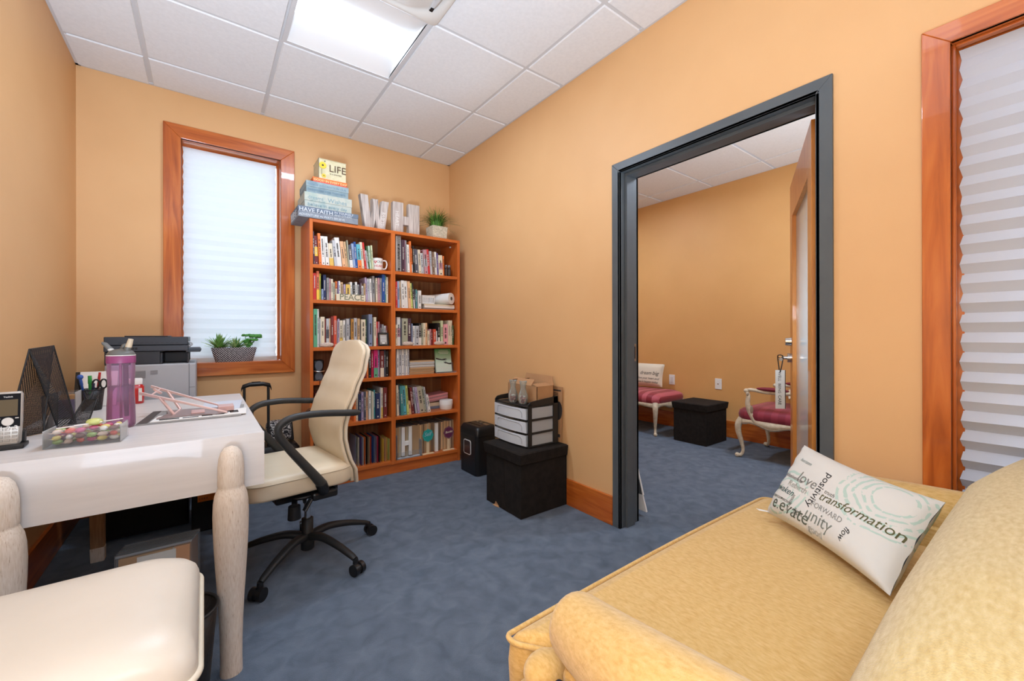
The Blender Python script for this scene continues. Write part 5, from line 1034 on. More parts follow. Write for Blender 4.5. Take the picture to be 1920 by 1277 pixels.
for k in range(5):
    a = radians(-134+72*k); d = Vector((cos(a), sin(a), 0)); c = Vector((.40, 2.21, 0))
    m = MB(); pts = smoothpath([c+d*.02+Vector((0,0,.110)), c+d*.10+Vector((0,0,.122)), c+d*.20+Vector((0,0,.105)), c+d*.285+Vector((0,0,.078)), c+d*.312+Vector((0,0,.066))], 5); n_ = len(pts); m.tube(pts, [.024-.011*(i/(n_-1)) for i in range(n_)], 12, flat=.8); sp_ = build('base_spoke', m, M_blkm, oc)
    m = MB(); p = c+d*.316; m.cyl(p+Vector((0,0,.048)), p+Vector((0,0,.070)), .013, .011, 14)
    t_ = Vector((-d.y, d.x, 0)); q = p+d*.012
    m.cyl(q-t_*.026+Vector((0,0,.0265)), q-t_*.007+Vector((0,0,.0265)), .0265, .0265, 22).cyl(q+t_*.007+Vector((0,0,.0265)), q+t_*.026+Vector((0,0,.0265)), .0265, .0265, 22).cyl(q-t_*.008+Vector((0,0,.0265)), q+t_*.008+Vector((0,0,.0265)), .020, .020, 16)
    build('caster', m, M_blk, oc)
# ================================================================ BLACK CUBES, DRAWERS, SHREDDER
def fabric_cube(x0, x1, y0, y1, h, lid, label):
    t = thing('storage_ottoman', ((x0+x1)/2, (y0+y1)/2, 0), label, 'ottoman')
    m = MB(); m.box(x0, x1, y0, y1, .003, h-.008)
    m.box(x0-.0012, x0+.001, (y0+y1)/2-.012, (y0+y1)/2-.009, .01, h-.06)
    for a, b in ((x0,y0),(x1,y0),(x0,y1),(x1,y1)): m.box(a-.0022, a+.0022, b-.0022, b+.0022, .003, h-.07)
    build('body', m, M_blkfab, t, bev=.003)
    m = MB(); m.taper(x0-.010, x1+.0005 if lid else x1+.01, y0-.012, y1+.012, h-.068, x0-.017, x1+.001 if lid else x1+.017, y0-.020, y1+.020, h-.004); m.taper(x0-.015, x1+.0005 if lid else x1+.015, y0-.018, y1+.018, h-.0038, x0-.006, x1-.004, y0-.008, y1+.008, h+.001); build('lid', m, M_blkfab, t, bev=.003); return t
o1 = fabric_cube(1.482, 1.848, 1.907, 2.268, .388, True, 'black fabric storage cube against the right wall with a drawer tower on it')
m = MB(); m.add([(1.4805,2.135,.012),(1.4805,2.165,.030),(1.4805,2.18,.006),(1.470,2.15,.003),(1.472,2.19,.003),(1.475,2.12,.003)], [(0,1,2),(3,5,0),(0,2,3),(2,4,3)]); build('torn_corner', m, M_card, o1, solid=.001)
du = thing('drawer_tower', (1.70, 2.13, .392), 'black-framed three-drawer desktop tower with frosted drawers on the black cube', 'drawer unit')
x0, x1, y0, y1, z0 = 1.575, 1.825, 1.957, 2.318, .391; dh = .076
m = MB(); m.box(x0+.004, x1, y0, y1, z0, z0+.008)
for k in range(1, 4): m.box(x0+.004, x1, y0+.004, y1-.004, z0+k*(dh+.006)-.0, z0+k*(dh+.006)+.007)
for yy in (y0, y1-.008):
    m.box(x0+.004, x0+.034, yy, yy+.008, z0+.008, z0+.30-.036).box(x1-.040, x1, yy, yy+.008, z0+.008, z0+.30)
    for k in range(1, 3): m.box(x0+.034, x1-.04, yy, yy+.008, z0+k*(dh+.006)-.003, z0+k*(dh+.006)+.010)
    m.prism([(x0+.004, z0+.255), (x1, z0+.255), (x1, z0+.300), (x0+.055, z0+.285), (x0+.022, z0+.280), (x0+.008, z0+.268)], lambda u, v, yy=yy: (u, yy, v), lambda u, v, yy=yy: (u, yy+.008, v))
m.box(x1-.006, x1, y0+.008, y1-.008, z0, z0+.30); build('frame', m, M_blkm, du, bev=.0015)
for k in range(3):
    za = z0+.0085+k*(dh+.006)+ (0.0 if k == 0 else -.001)+(.001); zb2 = za+dh-.008
    m = MB()
    n_ = 10
    fr0 = [Vector((x0-.004-.014*sin(pi*i/n_), y0+.012+(y1-y0-.024)*i/n_, za)) for i in range(n_+1)]; fr1 = [Vector((p.x-.002, p.y, zb2)) for p in fr0]
    vs = fr0+fr1; m.add(vs, [(i, i+1, n_+2+i, n_+1+i) for i in range(n_)], 0, True)
    m.box(x0-.004, x1-.010, y0+.0095, y0+.0115, za, zb2).box(x0-.004, x1-.010, y1-.0115, y1-.0095, za, zb2).box(x1-.012, x1-.010, y0+.0115, y1-.0115, za, zb2).box(x0-.003, x1-.011, y0+.0115, y1-.0115, za, za+.002)
    d_ = build('drawer', m, M_frost, du, recalc=False)
    m = MB(); P = []
    for i in range(25):
        u = i/24; y = y0+.05+(y1-y0-.075)*u; zt = zb2-.010
        P.append(y)
    xa = lambda y: x0-.006-.014*sin(pi*(y-y0-.012)/(y1-y0-.024))
    ya, yb_ = y0+.045, y1-.06
    pts = smoothpath([(xa(ya)-.001, ya, za+.012), (xa(ya)-.001, ya+.004, za+.042), (xa(ya+.03), ya+.03, zb2-.012), (xa((ya+yb_)/2), (ya+yb_)/2, zb2-.010), (xa(yb_-.02), yb_-.02, zb2-.010), (xa(yb_), yb_, zb2-.022), (xa(yb_), yb_, za+.012)], 4); m.tube(pts, .0022, 6); build('pull_rim', m, M_frost, d_)
    m = MB(); m.box(x0+.03, x1-.03, y0+.04, y1-.06, za+.003, za+.012); tag(build('paper_stack', m, M_white, base=(x0,y0,za)), 'stack of white paper inside the %s drawer of the frosted drawer tower' % ['bottom','middle','top'][k], 'paper')
ztop = z0+3*(dh+.006)+.0078
def vase(x, y, label):
    t = thing('glass_vase', (x, y, ztop), label, 'vase', 'glass vases with wooden beads')
    m = MB(); R_ = [(.020,0),(.026,.001),(.030,.012),(.034,.035),(.033,.058),(.024,.085),(.018,.105),(.019,.125),(.026,.150),(.0275,.158)]
    m.lathe([(r*.9, ztop+z*.92) for r, z in R_], (x, y, .0004), 30, closed_ends=False); m.lathe([(.018, ztop+.0004),(.001, ztop+.0006)], (x, y, 0), 30, closed_ends=False); build('glass', m, M_glass, t, solid=.0012)
    r2 = random.Random(int(x*1000)); names = {0:'dark red', 1:'white', 2:'pink'}
    pos = []; 
    for lz in range(4):
        for k in range(6 if lz < 3 else 4):
            a = 2*pi*k/6+lz*.5; rad = .0155 if k else .0; 
            pos.append((x+rad*cos(a), y+rad*sin(a), ztop+.0105+lz*.0128))
    dirs = ['right', 'back right', 'back left', 'left', 'front left', 'front right']; lays = ['bottom', 'second', 'third', 'top']; side = 'left' if y > 2.1 else 'right'
    for i, p in enumerate(pos):
        c = r2.choice([0,0,1,1,2]); m = MB(); m.ell(p, (.0066,.0066,.0066), 12, 8)
        tag(build('bead', m, mat('bead_%d' % c, [(142,36,46),(226,220,216),(206,140,140)][c], .35), base=p), '%s bead in the %s glass vase, %s layer, %s' % (names[c], side, lays[i//6], dirs[i % 6]), 'bead', '%s beads in the %s glass vase' % (names[c], 'left' if y > 2.1 else 'right'))
vase(1.612, 2.155, 'left glass vase holding red and white beads on the drawer tower'); vase(1.622, 2.062, 'right glass vase holding red and white beads on the drawer tower')
bx_ = thing('cardboard_box', (1.75, 2.1, ztop), 'open brown cardboard box behind the glass vases on the drawer tower', 'cardboard box')
m = MB(); a0, a1, b0, b1 = 1.672, 1.812, 1.985, 2.29; zt = ztop+.112
m.box(a0, a1, b0, b0+.003, ztop+.0006, zt).box(a0, a1, b1-.003, b1, ztop+.0006, zt).box(a0, a0+.003, b0, b1, ztop+.0006, zt).box(a1-.003, a1, b0, b1, ztop+.0006, zt).box(a0, a1, b0, b1, ztop+.0006, ztop+.003); build('box_body', m, M_card, bx_)
for q in ([(a1-.002,b0,zt),(a1-.002,b1,zt),(a1+.012,b1-.01,zt+.06),(a1+.012,b0+.02,zt+.055)], [(a0,b0,zt),(a1,b0,zt),(a1-.01,b0+.07,zt+.012),(a0+.02,b0+.075,zt+.010)], [(a0,b0+.06,zt),(a0,b1,zt),(a0+.05,b1-.01,zt+.035),(a0+.05,b0+.08,zt+.035)], [(a0,b1,zt),(a1,b1,zt),(a1,b1-.06,zt+.03),(a0,b1-.06,zt+.03)]):
    m = MB(); m.add(q, [(0,1,2,3)]); build('flap', m, M_card, bx_, solid=.003)
sh = thing('cardboard_sheet', (1.85, 1.9, .39), 'flat printed cardboard sheet leaning on the wall behind the drawer tower', 'cardboard')
SM = Tr(1.838, 1.945, .3905) @ Matrix.Rotation(radians(2.2), 4, 'Y')
m = MB(); m.box(0, .004, 0, .34, 0, .355, 0, SM); build('sheet', m, M_card, sh)
m = MB(); m.box(-.0008, .0002, .012, .10, .325, .335, 0, SM).box(-.0008,.0002,.04,.10,.31,.314,0,SM).box(-.0008,.0002,.04,.09,.30,.304,0,SM); m.prism([(.02+.035*cos(a), .20+.06*sin(a)) for a in [2*pi*k/20 for k in range(20)]], lambda u, v: SM @ Vector((-.0008, u+.01, v)), lambda u, v: SM @ Vector((.0002, u+.01, v))); m.box(-.0008,.0002,.008,.05,.03,.05,0,SM); build('print', m, M_ink, sh)
# shredder
sd = thing('paper_shredder', (1.75, 2.80, 0), 'black paper shredder with a small window in its bin, beside the bookcase', 'shredder')
x0, x1, y0, y1 = 1.655, 1.845, 2.680, 2.945
m = MB(); m.rings([rrect(x0+.004, x1, y0+.004, y1-.004, .03, .002), rrect(x0+.002, x1, y0+.002, y1-.002, .03, .30)], 0, True); build('bin', m, M_blk, sd)
m = MB(); m.rings([rrect(x0, x1+.002, y0, y1, .03, .302), rrect(x0+.002, x1+.002, y0, y1, .03, .345), rrect(x0+.016, x1-.002, y0+.012, y1-.012, .03, .372), rrect(x0+.035, x1-.01, y0+.03, y1-.03, .02, .376)], 0, True); build('cutter_head', m, M_blk, sd)
m = MB(); P = rrect(2.80-.062, 2.80+.062, 0, 1, .02, 0)
wp = [(p.x, .175+p.y*0) for p in P]
def wr(y0_, y1_, z0_, z1_, r): return [(p.x, p.y) for p in rrect(y0_, y1_, z0_, z1_, r, 0)]
m.prism(wr(2.762, 2.868, .150, .262, .018), lambda u, v: (x0+.004, u, v), lambda u, v: (x0-.0022, u, v)); build('window_rim', m, M_offwhite, sd)
m = MB(); m.prism(wr(2.768, 2.862, .156, .256, .014), lambda u, v: (x0+.002, u, v), lambda u, v: (x0-.003, u, v)); build('bin_window', m, mat('smoked_window', (58,46,48), .12), sd)
m = MB(); m.box(1.715, 1.728, 2.73, 2.90, .3762, .3785); build('feed_slot', m, M_blkdeep, sd)
m = MB(); m.box(1.765, 1.80, 2.715, 2.775, .3762, .380); m.lathe([(.014,.3762),(.014,.382)], (1.785, 2.82, 0), 20); m.lathe([(.012,.3762),(.012,.382)], (1.785, 2.87, 0), 20); build('control_button', m, M_steel, sd, bev=.001)

# ================================================================ SOFA
sf = thing('sofa', (1.15, .2, 0), 'gold chenille loveseat with rolled arms under the tall window on the right', 'sofa')
SXa, SXb = .41, 1.852
# base and dotted outer panels
def dotmat():
    mm = mat('navy_dotted_fabric', (34,36,46), .85); n, l, b = nodes(mm)
    tc = n.new('ShaderNodeTexCoord'); mp = n.new('ShaderNodeMapping'); mp.inputs['Rotation'].default_value = (radians(45), 0, 0); v = n.new('ShaderNodeTexVoronoi'); v.inputs['Scale'].default_value = 62; v.inputs['Randomness'].default_value = .0
    g = n.new('ShaderNodeMath'); g.operation = 'LESS_THAN'; g.inputs[1].default_value = .19; mx = n.new('ShaderNodeMixRGB'); mx.inputs[1].default_value = lin((34,36,46)); mx.inputs[2].default_value = lin((232,220,188))
    l.new(tc.outputs['Object'], mp.inputs[0]); l.new(mp.outputs[0], v.inputs['Vector']); l.new(v.outputs['Distance'], g.inputs[0]); l.new(g.outputs[0], mx.inputs[0]); l.new(mx.outputs[0], b.inputs['Base Color']); return mm
M_dot = dotmat()
m = MB(); m.box(SXa+.06, SXb-.06, -.10, .655, .10, .335); build('base', m, M_sofa, sf, bev=.012)
for x in (SXa+.09, SXb-.09):
    for y in (-.06, .60): m = MB(); m.cyl((x, y, 0), (x, y, .102), .018, .026, 16); build('leg', m, W_z, sf)
m = MB(); m.prism([(-.10,.10),(.530,.10),(.530,.485),(.45,.505),(.28,.545),(-.10,.575)], lambda u, v: (SXa+.062, u, v), lambda u, v: (SXa+.085, u, v)); build('outer_panel', m, M_dot, sf, bev=.004)
m = MB(); m.box(SXb-.075, SXb-.03, -.10, .575, .10, .53); build('outer_panel', m, M_dot, sf, bev=.004)
# seat cushion: T-shaped, soft edges, piping
KSUB = None
def tcush(z, g):
    """outline of the T cushion, inset by g"""
    P = [(.508+g,.690-g,.03),(.508+g,.664-g*.6,.01),(.580+g,.572-g*.2,.01),(.585+g,.172+g,.02),(1.680-g,.172+g,.02),(1.680-g,.575-g*.2,.0),(1.72-g,.600-g*.4,.01),(1.72-g,.690-g,.03)]
    out = []; n = len(P)
    for i in range(n):
        a, b, c = Vector(P[i-1][:2]), Vector(P[i][:2]), Vector(P[(i+1) % n][:2]); r = min(P[i][2]+.012, .45*(a-b).length, .45*(c-b).length)
        p, q = b+(a-b).normalized()*r, b+(c-b).normalized()*r
        for k in range(7):
            t = k/6; w0 = p.lerp(b, t).lerp(b.lerp(q, t), t); out.append(w0)
    # subdivide the long edges
    res = []
    global KSUB
    if KSUB is None: KSUB = [max(1, int((out[(i+1) % len(out)]-out[i]).length/.06)) for i in range(len(out))]
    for i in range(len(out)):
        a, b = out[i], out[(i+1) % len(out)]; k = KSUB[i]
        for j in range(k): res.append(a.lerp(b, j/k))
    return [Vector((p.x, p.y, z)) for p in res]
def bow(R):          # front edge bulges gently, top crowned
    return [Vector((p.x, p.y+(.012*sin(pi*max(0,min(1,(p.x-.47)/1.25))) if p.y > .6 else 0), p.z)) for p in R]
m = MB(); m.rings([bow(tcush(z, g)) for z, g in ((.338,.02),(.342,.004),(.36,-.004),(.41,-.006),(.448,-.003),(.462,.006),(.470,.018),(.4755,.036))], 0, True, True, False)
top_ = bow(tcush(.4755,.036)); spine = [Vector((min(max(p.x, .80), 1.46), .41, .483)) for p in top_]
m.rings([top_]+[[p.lerp(q, k_)+Vector((0,0,(1-abs(2*k_-1))*.002)) for p, q in zip(top_, spine)] for k_ in (.25,.5,.75,1)], 0, True, False, False)
build('seat_cushion', m, M_sofa, sf)
for zz, nm in ((.457,0),(.345,1)):
    m = MB(); P = bow(tcush(zz, -.006)); m.tube(P+[P[0]], .0055, 8, caps=False); build('piping', m, M_sofa, sf)
# near arm: tapering roll that slopes down towards the front
axis = smoothpath([(.480,-.08,.620),(.484,.10,.615),(.497,.28,.596),(.530,.45,.560),(.550,.535,.545)], 6)+[Vector((.552,.545,.543)), Vector((.5535,.552,.5415)), Vector((.5545,.556,.541))]; n_ = len(axis)
m = MB(); m.tube(axis, [.080-.021*(i/(n_-4)) for i in range(n_-3)]+[.057,.050,.030], 28); build('arm', m, M_sofa, sf)
m = MB(); m.prism([(-.10,.335),(.530,.335),(.530,.50),(.45,.525),(.28,.56),(-.10,.58)], lambda u, v: (SXa+.088, u, v), lambda u, v: (SXa+.16, u, v)); build('arm_panel', m, M_sofa, sf, bev=.012)
m = MB(); m.box(SXa+.088, SXa+.17, .50, .60, .10, .34); build('arm_front', m, M_sofa, sf, bev=.02)
m = MB(); m.ell((.520,.592,.445), (.046,.040,.030), 24, 12); m.ell((.500,.598,.400), (.046,.040,.028), 24, 12); m.ell((.505,.590,.355), (.042,.036,.026), 20, 10); build('front_scroll', m, M_sofa, sf)
m = MB(); m.ell((.552,.585,.425), (.030,.050,.045), 18, 10); build('scroll_fold', m, M_sofa, sf)
# far arm against the wall
axis2 = smoothpath([(1.765,-.08,.545),(1.765,.10,.545),(1.765,.30,.540),(1.765,.50,.530),(1.765,.555,.527)], 5); n2_ = len(axis2)
m = MB(); m.tube(axis2, [.082-.010*(i/(n2_-1)) for i in range(n2_)], 28); build('arm', m, M_sofa, sf)
m = MB(); m.box(1.685, 1.80, -.10, .55, .335, .53); build('arm_panel', m, M_sofa, sf, bev=.012)
# back: upholstered, curved top, leaning backwards
def topz(x): return interp([(.40,.720),(.44,.755),(.50,.775),(.60,.790),(.75,.802),(1.0,.802),(1.3,.797),(1.6,.790),(1.86,.785)], x)
R = []
for i in range(41):
    x = .415+(1.852-.415)*i/40; zt = topz(x); e = min(1, min(i, 40-i)/2.0)**.5; sh_ = -.075*max(0, (x-1.35)/.5)**1.3
    prof = [(-.10,.12),(-.115,.40),(-.130,zt-.12),(-.125,zt-.05),(-.10,zt-.015),(-.05,zt-.002),(.0,zt),(.060,zt-.004),(.100,zt-.018),(.130,zt-.050),(.148,zt-.10),(.158,zt-.17),(.165,.52),(.165,.40),(.150,.30),(.12,.12)]
    R.append([Vector((x, -.02+(y+.02+(sh_ if z > .55 else sh_*.3))*(.35+.65*e), .4+(z-.4)*(.93+.07*e))) for y, z in prof])
m = MB(); m.rings(R, 0, True); build('backrest', m, M_sofa2, sf)
# pillow
pl = thing('lumbar_pillow', (1.40, .42, .49), 'white oblong pillow printed with green and grey inspirational words, in the sofa corner', 'pillow')
BL_, BR_, TL_, TR_ = Vector((1.462,.580,.506)), Vector((1.205,.232,.508)), Vector((1.605,.522,.712)), Vector((1.460,.178,.668))
nrm = (BR_-BL_).cross(TL_-BL_).normalized()
if nrm.x > 0: nrm = -nrm
def pil(u, v, s):
    # u along the long side from the left end, v upward
    uu, vv = 2*u-1, 2*v-1
    cu = (1-.07*(1-abs(vv)**2)*1) ; U_ = .5+.5*uu*(1-.045*(1-vv*vv)); V2 = .5+.5*vv*(1-.09*(1-uu*uu))
    p = BL_.lerp(BR_, U_).lerp(TL_.lerp(TR_, U_), V2)
    t = .052*((1-uu**4)*(1-vv**4))**.55
    t *= 1+.05*sin(9*u+5*v)
    wr_ = .004*sin(26*v+6*u)*max(0, u-.62)*2*(1-abs(vv)) + .003*sin(34*v)*max(0,.15-u)*4
    return p+nrm*(s*(t+.0007)+wr_*(1 if s > 0 else 0))
m = MB(); m.grid(lambda u, v: pil(u, v, 1), 56, 34); m.grid(lambda u, v: pil(u, v, -1), 56, 34)
def swirlmat():
    mm = mat('printed_cotton', (212,208,199), .8); n, l, b = nodes(mm)
    tc = n.new('ShaderNodeTexCoord'); out = None
    def ringset(center, freq, inner, outer, width, seed):
        mp = n.new('ShaderNodeVectorMath'); mp.operation = 'SUBTRACT'; mp.inputs[1].default_value = center
        l.new(tc.outputs['Object'], mp.inputs[0]); ln = n.new('ShaderNodeVectorMath'); ln.operation = 'LENGTH'; l.new(mp.outputs[0], ln.inputs[0])
        no = n.new('ShaderNodeTexNoise'); no.inputs['Scale'].default_value = 14; no.inputs['Detail'].default_value = 3; l.new(tc.outputs['Object'], no.inputs['Vector'])
        a = n.new('ShaderNodeMath'); a.operation = 'MULTIPLY_ADD'; a.inputs[1].default_value = .035; l.new(no.outputs[0], a.inputs[0]); l.new(ln.outputs['Value'], a.inputs[2])
        s_ = n.new('ShaderNodeMath'); s_.operation = 'MULTIPLY'; s_.inputs[1].default_value = freq; l.new(a.outputs[0], s_.inputs[0]); si = n.new('ShaderNodeMath'); si.operation = 'SINE'; l.new(s_.outputs[0], si.inputs[0])
        g = n.new('ShaderNodeMath'); g.operation = 'GREATER_THAN'; g.inputs[1].default_value = width; l.new(si.outputs[0], g.inputs[0])
        lo = n.new('ShaderNodeMath'); lo.operation = 'GREATER_THAN'; lo.inputs[1].default_value = inner; l.new(ln.outputs['Value'], lo.inputs[0]); hi = n.new('ShaderNodeMath'); hi.operation = 'LESS_THAN'; hi.inputs[1].default_value = outer; l.new(ln.outputs['Value'], hi.inputs[0])
        n2 = n.new('ShaderNodeTexNoise'); n2.inputs['Scale'].default_value = 60; l.new(tc.outputs['Object'], n2.inputs['Vector']); g2 = n.new('ShaderNodeMath'); g2.operation = 'GREATER_THAN'; g2.inputs[1].default_value = .44; l.new(n2.outputs[0], g2.inputs[0])
        o = g
        for q in (lo, hi, g2):
            k = n.new('ShaderNodeMath'); k.operation = 'MULTIPLY'; l.new(o.outputs[0], k.inputs[0]); l.new(q.outputs[0], k.inputs[1]); o = k
        return o
    base = Vector(pl.location)
    c1 = pil(.86,.80,1)-base; c2 = pil(.16,.30,1)-base
    A_ = ringset(c1, 330, .040, .125, .35, 1); B2_ = ringset(c2, 300, .03, .085, .5, 2)
    ad = n.new('ShaderNodeMath'); ad.operation = 'MAXIMUM'; l.new(A_.outputs[0], ad.inputs[0]); l.new(B2_.outputs[0], ad.inputs[1])
    mx = n.new('ShaderNodeMixRGB'); mx.inputs[1].default_value = lin((212,208,199)); mx.inputs[2].default_value = lin((178,198,184)); l.new(ad.outputs[0], mx.inputs[0]); l.new(mx.outputs[0], b.inputs['Base Color']); return mm
build('pillow_cover', m, swirlmat(), pl)
m = MB(); p = pil(0,.02,0); m.add([p, p+Vector((-.02,.028,.004)), p+Vector((-.026,.016,.003)), p+Vector((-.004,-.014,0))], [(0,1,2,3)]); build('care_tag', m, M_white, pl, solid=.0008)
Lp, Hp = (BR_-BL_).length, (TL_-BL_).length
def pillowtext(s, u, v, size, ang, rgb, fit=None, shear=0, upper=False, bold=0):
    mb = MB(); lettering(mb, s, size, (0,0,0), (1,0,0), (0,1,0), depth=.0002, fit=fit, shear=shear, bold=bold)
    ca, sa = cos(radians(ang)), sin(radians(ang)); vs = []
    for x, y, z in mb.v:
        X_, Y_ = x*ca-y*sa, x*sa+y*ca; uu, vv = u+X_/Lp, v+Y_/Hp
        uu, vv = min(max(uu, .005), .995), min(max(vv, .005), .995); vs.append(pil(uu, vv, 1)+nrm*.0009)
    mb.v = [tuple(q) for q in vs]; o = build('printed_word', mb, mat('print_%d_%d_%d' % rgb, rgb, .8), pl, recalc=False)
G1, G2, G3, G4 = (74,72,72), (170,168,160), (30,96,98), (128,124,84)
for a in (('inclusiveness',.045,.52,.030,-3,(98,94,92),.095,.2), ('love',.20,.52,.085,-4,G2,.080,.15), ('awaken',.04,.315,.046,-3,G3,.093,.25), ('Rebirth',.15,.41,.032,-2,(190,188,176),.082,0), ('interconnection',.05,.21,.020,-2,(86,92,86),.100,.2), ('elevate',.085,.085,.062,-1,(122,128,110),.155,.2),
          ('positivity',.425,.77,.040,-97,G1,.125,0), ('intuition',.275,.11,.018,88,(90,92,88),.055,0), ('light',.32,.14,.026,-3,(90,92,80),.036,.2), ('truth',.475,.52,.022,-4,(140,138,132),.036,.2), ('transformation',.46,.42,.036,2,G4,.225,.25), ('FORWARD',.43,.31,.034,-2,(178,176,170),.112,0), ('unity',.41,.15,.070,-2,(166,170,158),.100,.1), ('good',.46,.045,.030,-2,(196,196,188),.050,0), ('flow',.735,.30,.034,-108,(62,62,60),.042,.1), ('horizon',.13,.77,.016,-3,(150,170,164),.055,.3)):
    pillowtext(*a)

# ================================================================ THE OTHER ROOM
fabric_cube(3.875, 4.265, 2.075, 2.415, .40, False, 'black fabric storage cube against the far wall of the other room')
M_pw = varied('painted_french_wood', [(.3,(196,178,150)),(.55,(214,200,174)),(.75,(222,210,188))], nscale=40, rough=.5); M_gilt = mat('carved_line_grey', (150,132,110), .6)
def stripes(name, a, b, scale, axis):
    mm = mat(name, a, .55, sheen=.2); n, l, bb = nodes(mm); tc = n.new('ShaderNodeTexCoord'); sp_ = n.new('ShaderNodeSeparateXYZ'); l.new(tc.outputs['Object'], sp_.inputs[0])
    mu = n.new('ShaderNodeMath'); mu.operation = 'MULTIPLY'; mu.inputs[1].default_value = scale; l.new(sp_.outputs[axis], mu.inputs[0]); si = n.new('ShaderNodeMath'); si.operation = 'SINE'; l.new(mu.outputs[0], si.inputs[0])
    g = n.new('ShaderNodeMath'); g.operation = 'GREATER_THAN'; g.inputs[1].default_value = .1; l.new(si.outputs[0], g.inputs[0]); mx = n.new('ShaderNodeMixRGB'); mx.inputs[1].default_value = lin(a); mx.inputs[2].default_value = lin(b); l.new(g.outputs[0], mx.inputs[0]); l.new(mx.outputs[0], bb.inputs['Base Color']); return mm
M_red = stripes('burgundy_stripe', (132,34,54), (150,48,66), 60, 'X'); M_redst = stripes('red_satin_stripe', (142,36,48), (188,86,96), 52, 'Y'); M_redplain = mat('burgundy_pad', (124,30,44), .6)
def cabriole(p, out, h, name, par, s=1):
    """curved leg: knee out at the top, scroll foot"""
    o = Vector(out); P = [Vector(p)+Vector((0,0,h)), Vector(p)+o*.030+Vector((0,0,h*.86)), Vector(p)+o*.030+Vector((0,0,h*.66)), Vector(p)+o*.006+Vector((0,0,h*.40)), Vector(p)-o*.006+Vector((0,0,h*.18)), Vector(p)+o*.012+Vector((0,0,h*.06)), Vector(p)+o*.034+Vector((0,0,.022))]
    pts = smoothpath(P, 5); k = len(pts); m = MB(); m.tube(pts, [(.034-.021*min(1, i/(k*.62)))*s for i in range(k)], 12); m.ell(Vector(p)+o*.040+Vector((0,0,.020)), (.019*s,.019*s,.0195), 14, 10); build(name, m, M_pw, par)
def french_chair(x0, y0, wx, wy, fdir, label, mt, arms=True, name='french_armchair', cat='armchair', mirror=1, back=True):
    """front faces -X; seat spans x0..x0+wx, y0..y0+wy"""
    t = thing(name, (x0+wx/2, y0+wy/2, 0), label, cat)
    x1, y1 = x0+wx, y0+wy; zs_ = .335
    N2 = 40; ring_b, ring_t = [], []
    base_ = rrect(x0, x1, y0, y1, .09, 0, 8)
    m = MB(); R = []
    for z, g in ((.345,.0),(.352,-.006),(.385,-.010),(.415,-.002),(.432,.02),(.447,.06),(.455,.12)): R.append([Vector((p.x, p.y, z)) for p in rrect(x0+g, x1-g, y0+g, y1-g, max(.03,.09-g*.3), 0, 8)])
    m.rings(R, 0, True); build('seat', m, mt, t)
    m = MB(); P = rrect(x0-.004, x1+.004, y0-.004, y1+.004, .09, 0, 8); top, bot, bot2 = [], [], []
    for p in P:
        s_ = .5+.5*cos((p.y-(y0+y1)/2)/(wy/2)*pi*2) if abs(p.x-x0) < .1 else .5+.5*cos((p.x-(x0+x1)/2)/(wx/2)*pi*2)
        top.append(Vector((p.x, p.y, .344))); bot.append(Vector((p.x, p.y, .300-.022*s_))); bot2.append(Vector((p.x+( .02 if p.x < (x0+x1)/2 else -.02), p.y+(.02 if p.y < (y0+y1)/2 else -.02), .300-.022*s_)))
    # subdivide straight runs for the serpentine edge
    def dense(L):
        out = []
        for a, b in zip(L, L[1:]+L[:1]):
            k = max(1, int((b-a).length/.03)); out += [a.lerp(b, j/k) for j in range(k)]
        return out
    P2 = dense([Vector((p.x, p.y, 0)) for p in P]); top, bot, bi, ti = [], [], [], []
    for p in P2:
        f = (p.y-(y0+y1)/2)/(wy/2) if abs(p.x-x0) < .06 or abs(p.x-x1) < .06 else (p.x-(x0+x1)/2)/(wx/2)
        dz = .030*(.5+.5*cos(f*pi*2.0)) if abs(f) < .99 else .0
        dz = .012*cos(f*pi)+.012*cos(f*2*pi)
        q = p+Vector((.022 if p.x < (x0+x1)/2 else -.022, .022 if p.y < (y0+y1)/2 else -.022, 0)); top.append(p+Vector((0,0,.346))); bot.append(p+Vector((0,0,.298-dz))); bi.append(q+Vector((0,0,.298-dz))); ti.append(q+Vector((0,0,.346)))
    m.rings([ti, top, bot, bi], 0, True, False, False); build('seat_rail', m, M_pw, t)
    m = MB(); L2 = [Vector((p.x, p.y, p.z+.010))+Vector((-.002 if p.x < (x0+x1)/2 else .002, -.001 if p.y < (y0+y1)/2 else .001, 0)) for p in bot]; m.tube(L2+[L2[0]], .0032, 6, caps=False); build('rail_moulding', m, M_gilt, t)
    for xx, ox in ((x0+.035, -1), (x1-.035, 1)):
        for yy, oy in ((y0+.035, -1), (y1-.035, 1)): cabriole((xx, yy, 0), (ox*.8, oy*.6, 0), .34, 'leg', t)
    if arms:
        for yy, oy in ((y0+.02, -1), (y1-.02, 1)):
            m = MB(); pts = smoothpath([(x0+.15, yy+oy*.0, .335), (x0+.12, yy+oy*.014, .40), (x0+.10, yy+oy*.030, .48), (x0+.105, yy+oy*.028, .555), (x0+.09, yy+oy*.020, .592), (x0+.13, yy+oy*.020, .606), (x0+.25, yy+oy*.022, .596), (x0+.42, yy+oy*.018, .602), (x1-.03, yy+oy*.004, .632)], 5)
            k = len(pts); m.tube(pts, [.027-.012*min(1, i/(k*.4)) for i in range(k)], 12); m.ell((x0+.088, yy+oy*.02, .595), (.024,.020,.020), 14, 10); build('arm', m, M_pw, t)
            m = MB(); m.ell((x0+.29, yy+oy*.020, .622), (.125,.026,.018), 24, 12); build('arm_pad', m, M_redplain, t)
            m = MB(); m.ell((x0+.128, yy+oy*.020, .43), (.012,.020,.040), 12, 8); m.ell((x0+.105, yy+oy*.034, .565), (.010,.018,.014), 10, 8); build('arm_carving', m, M_gilt, t)
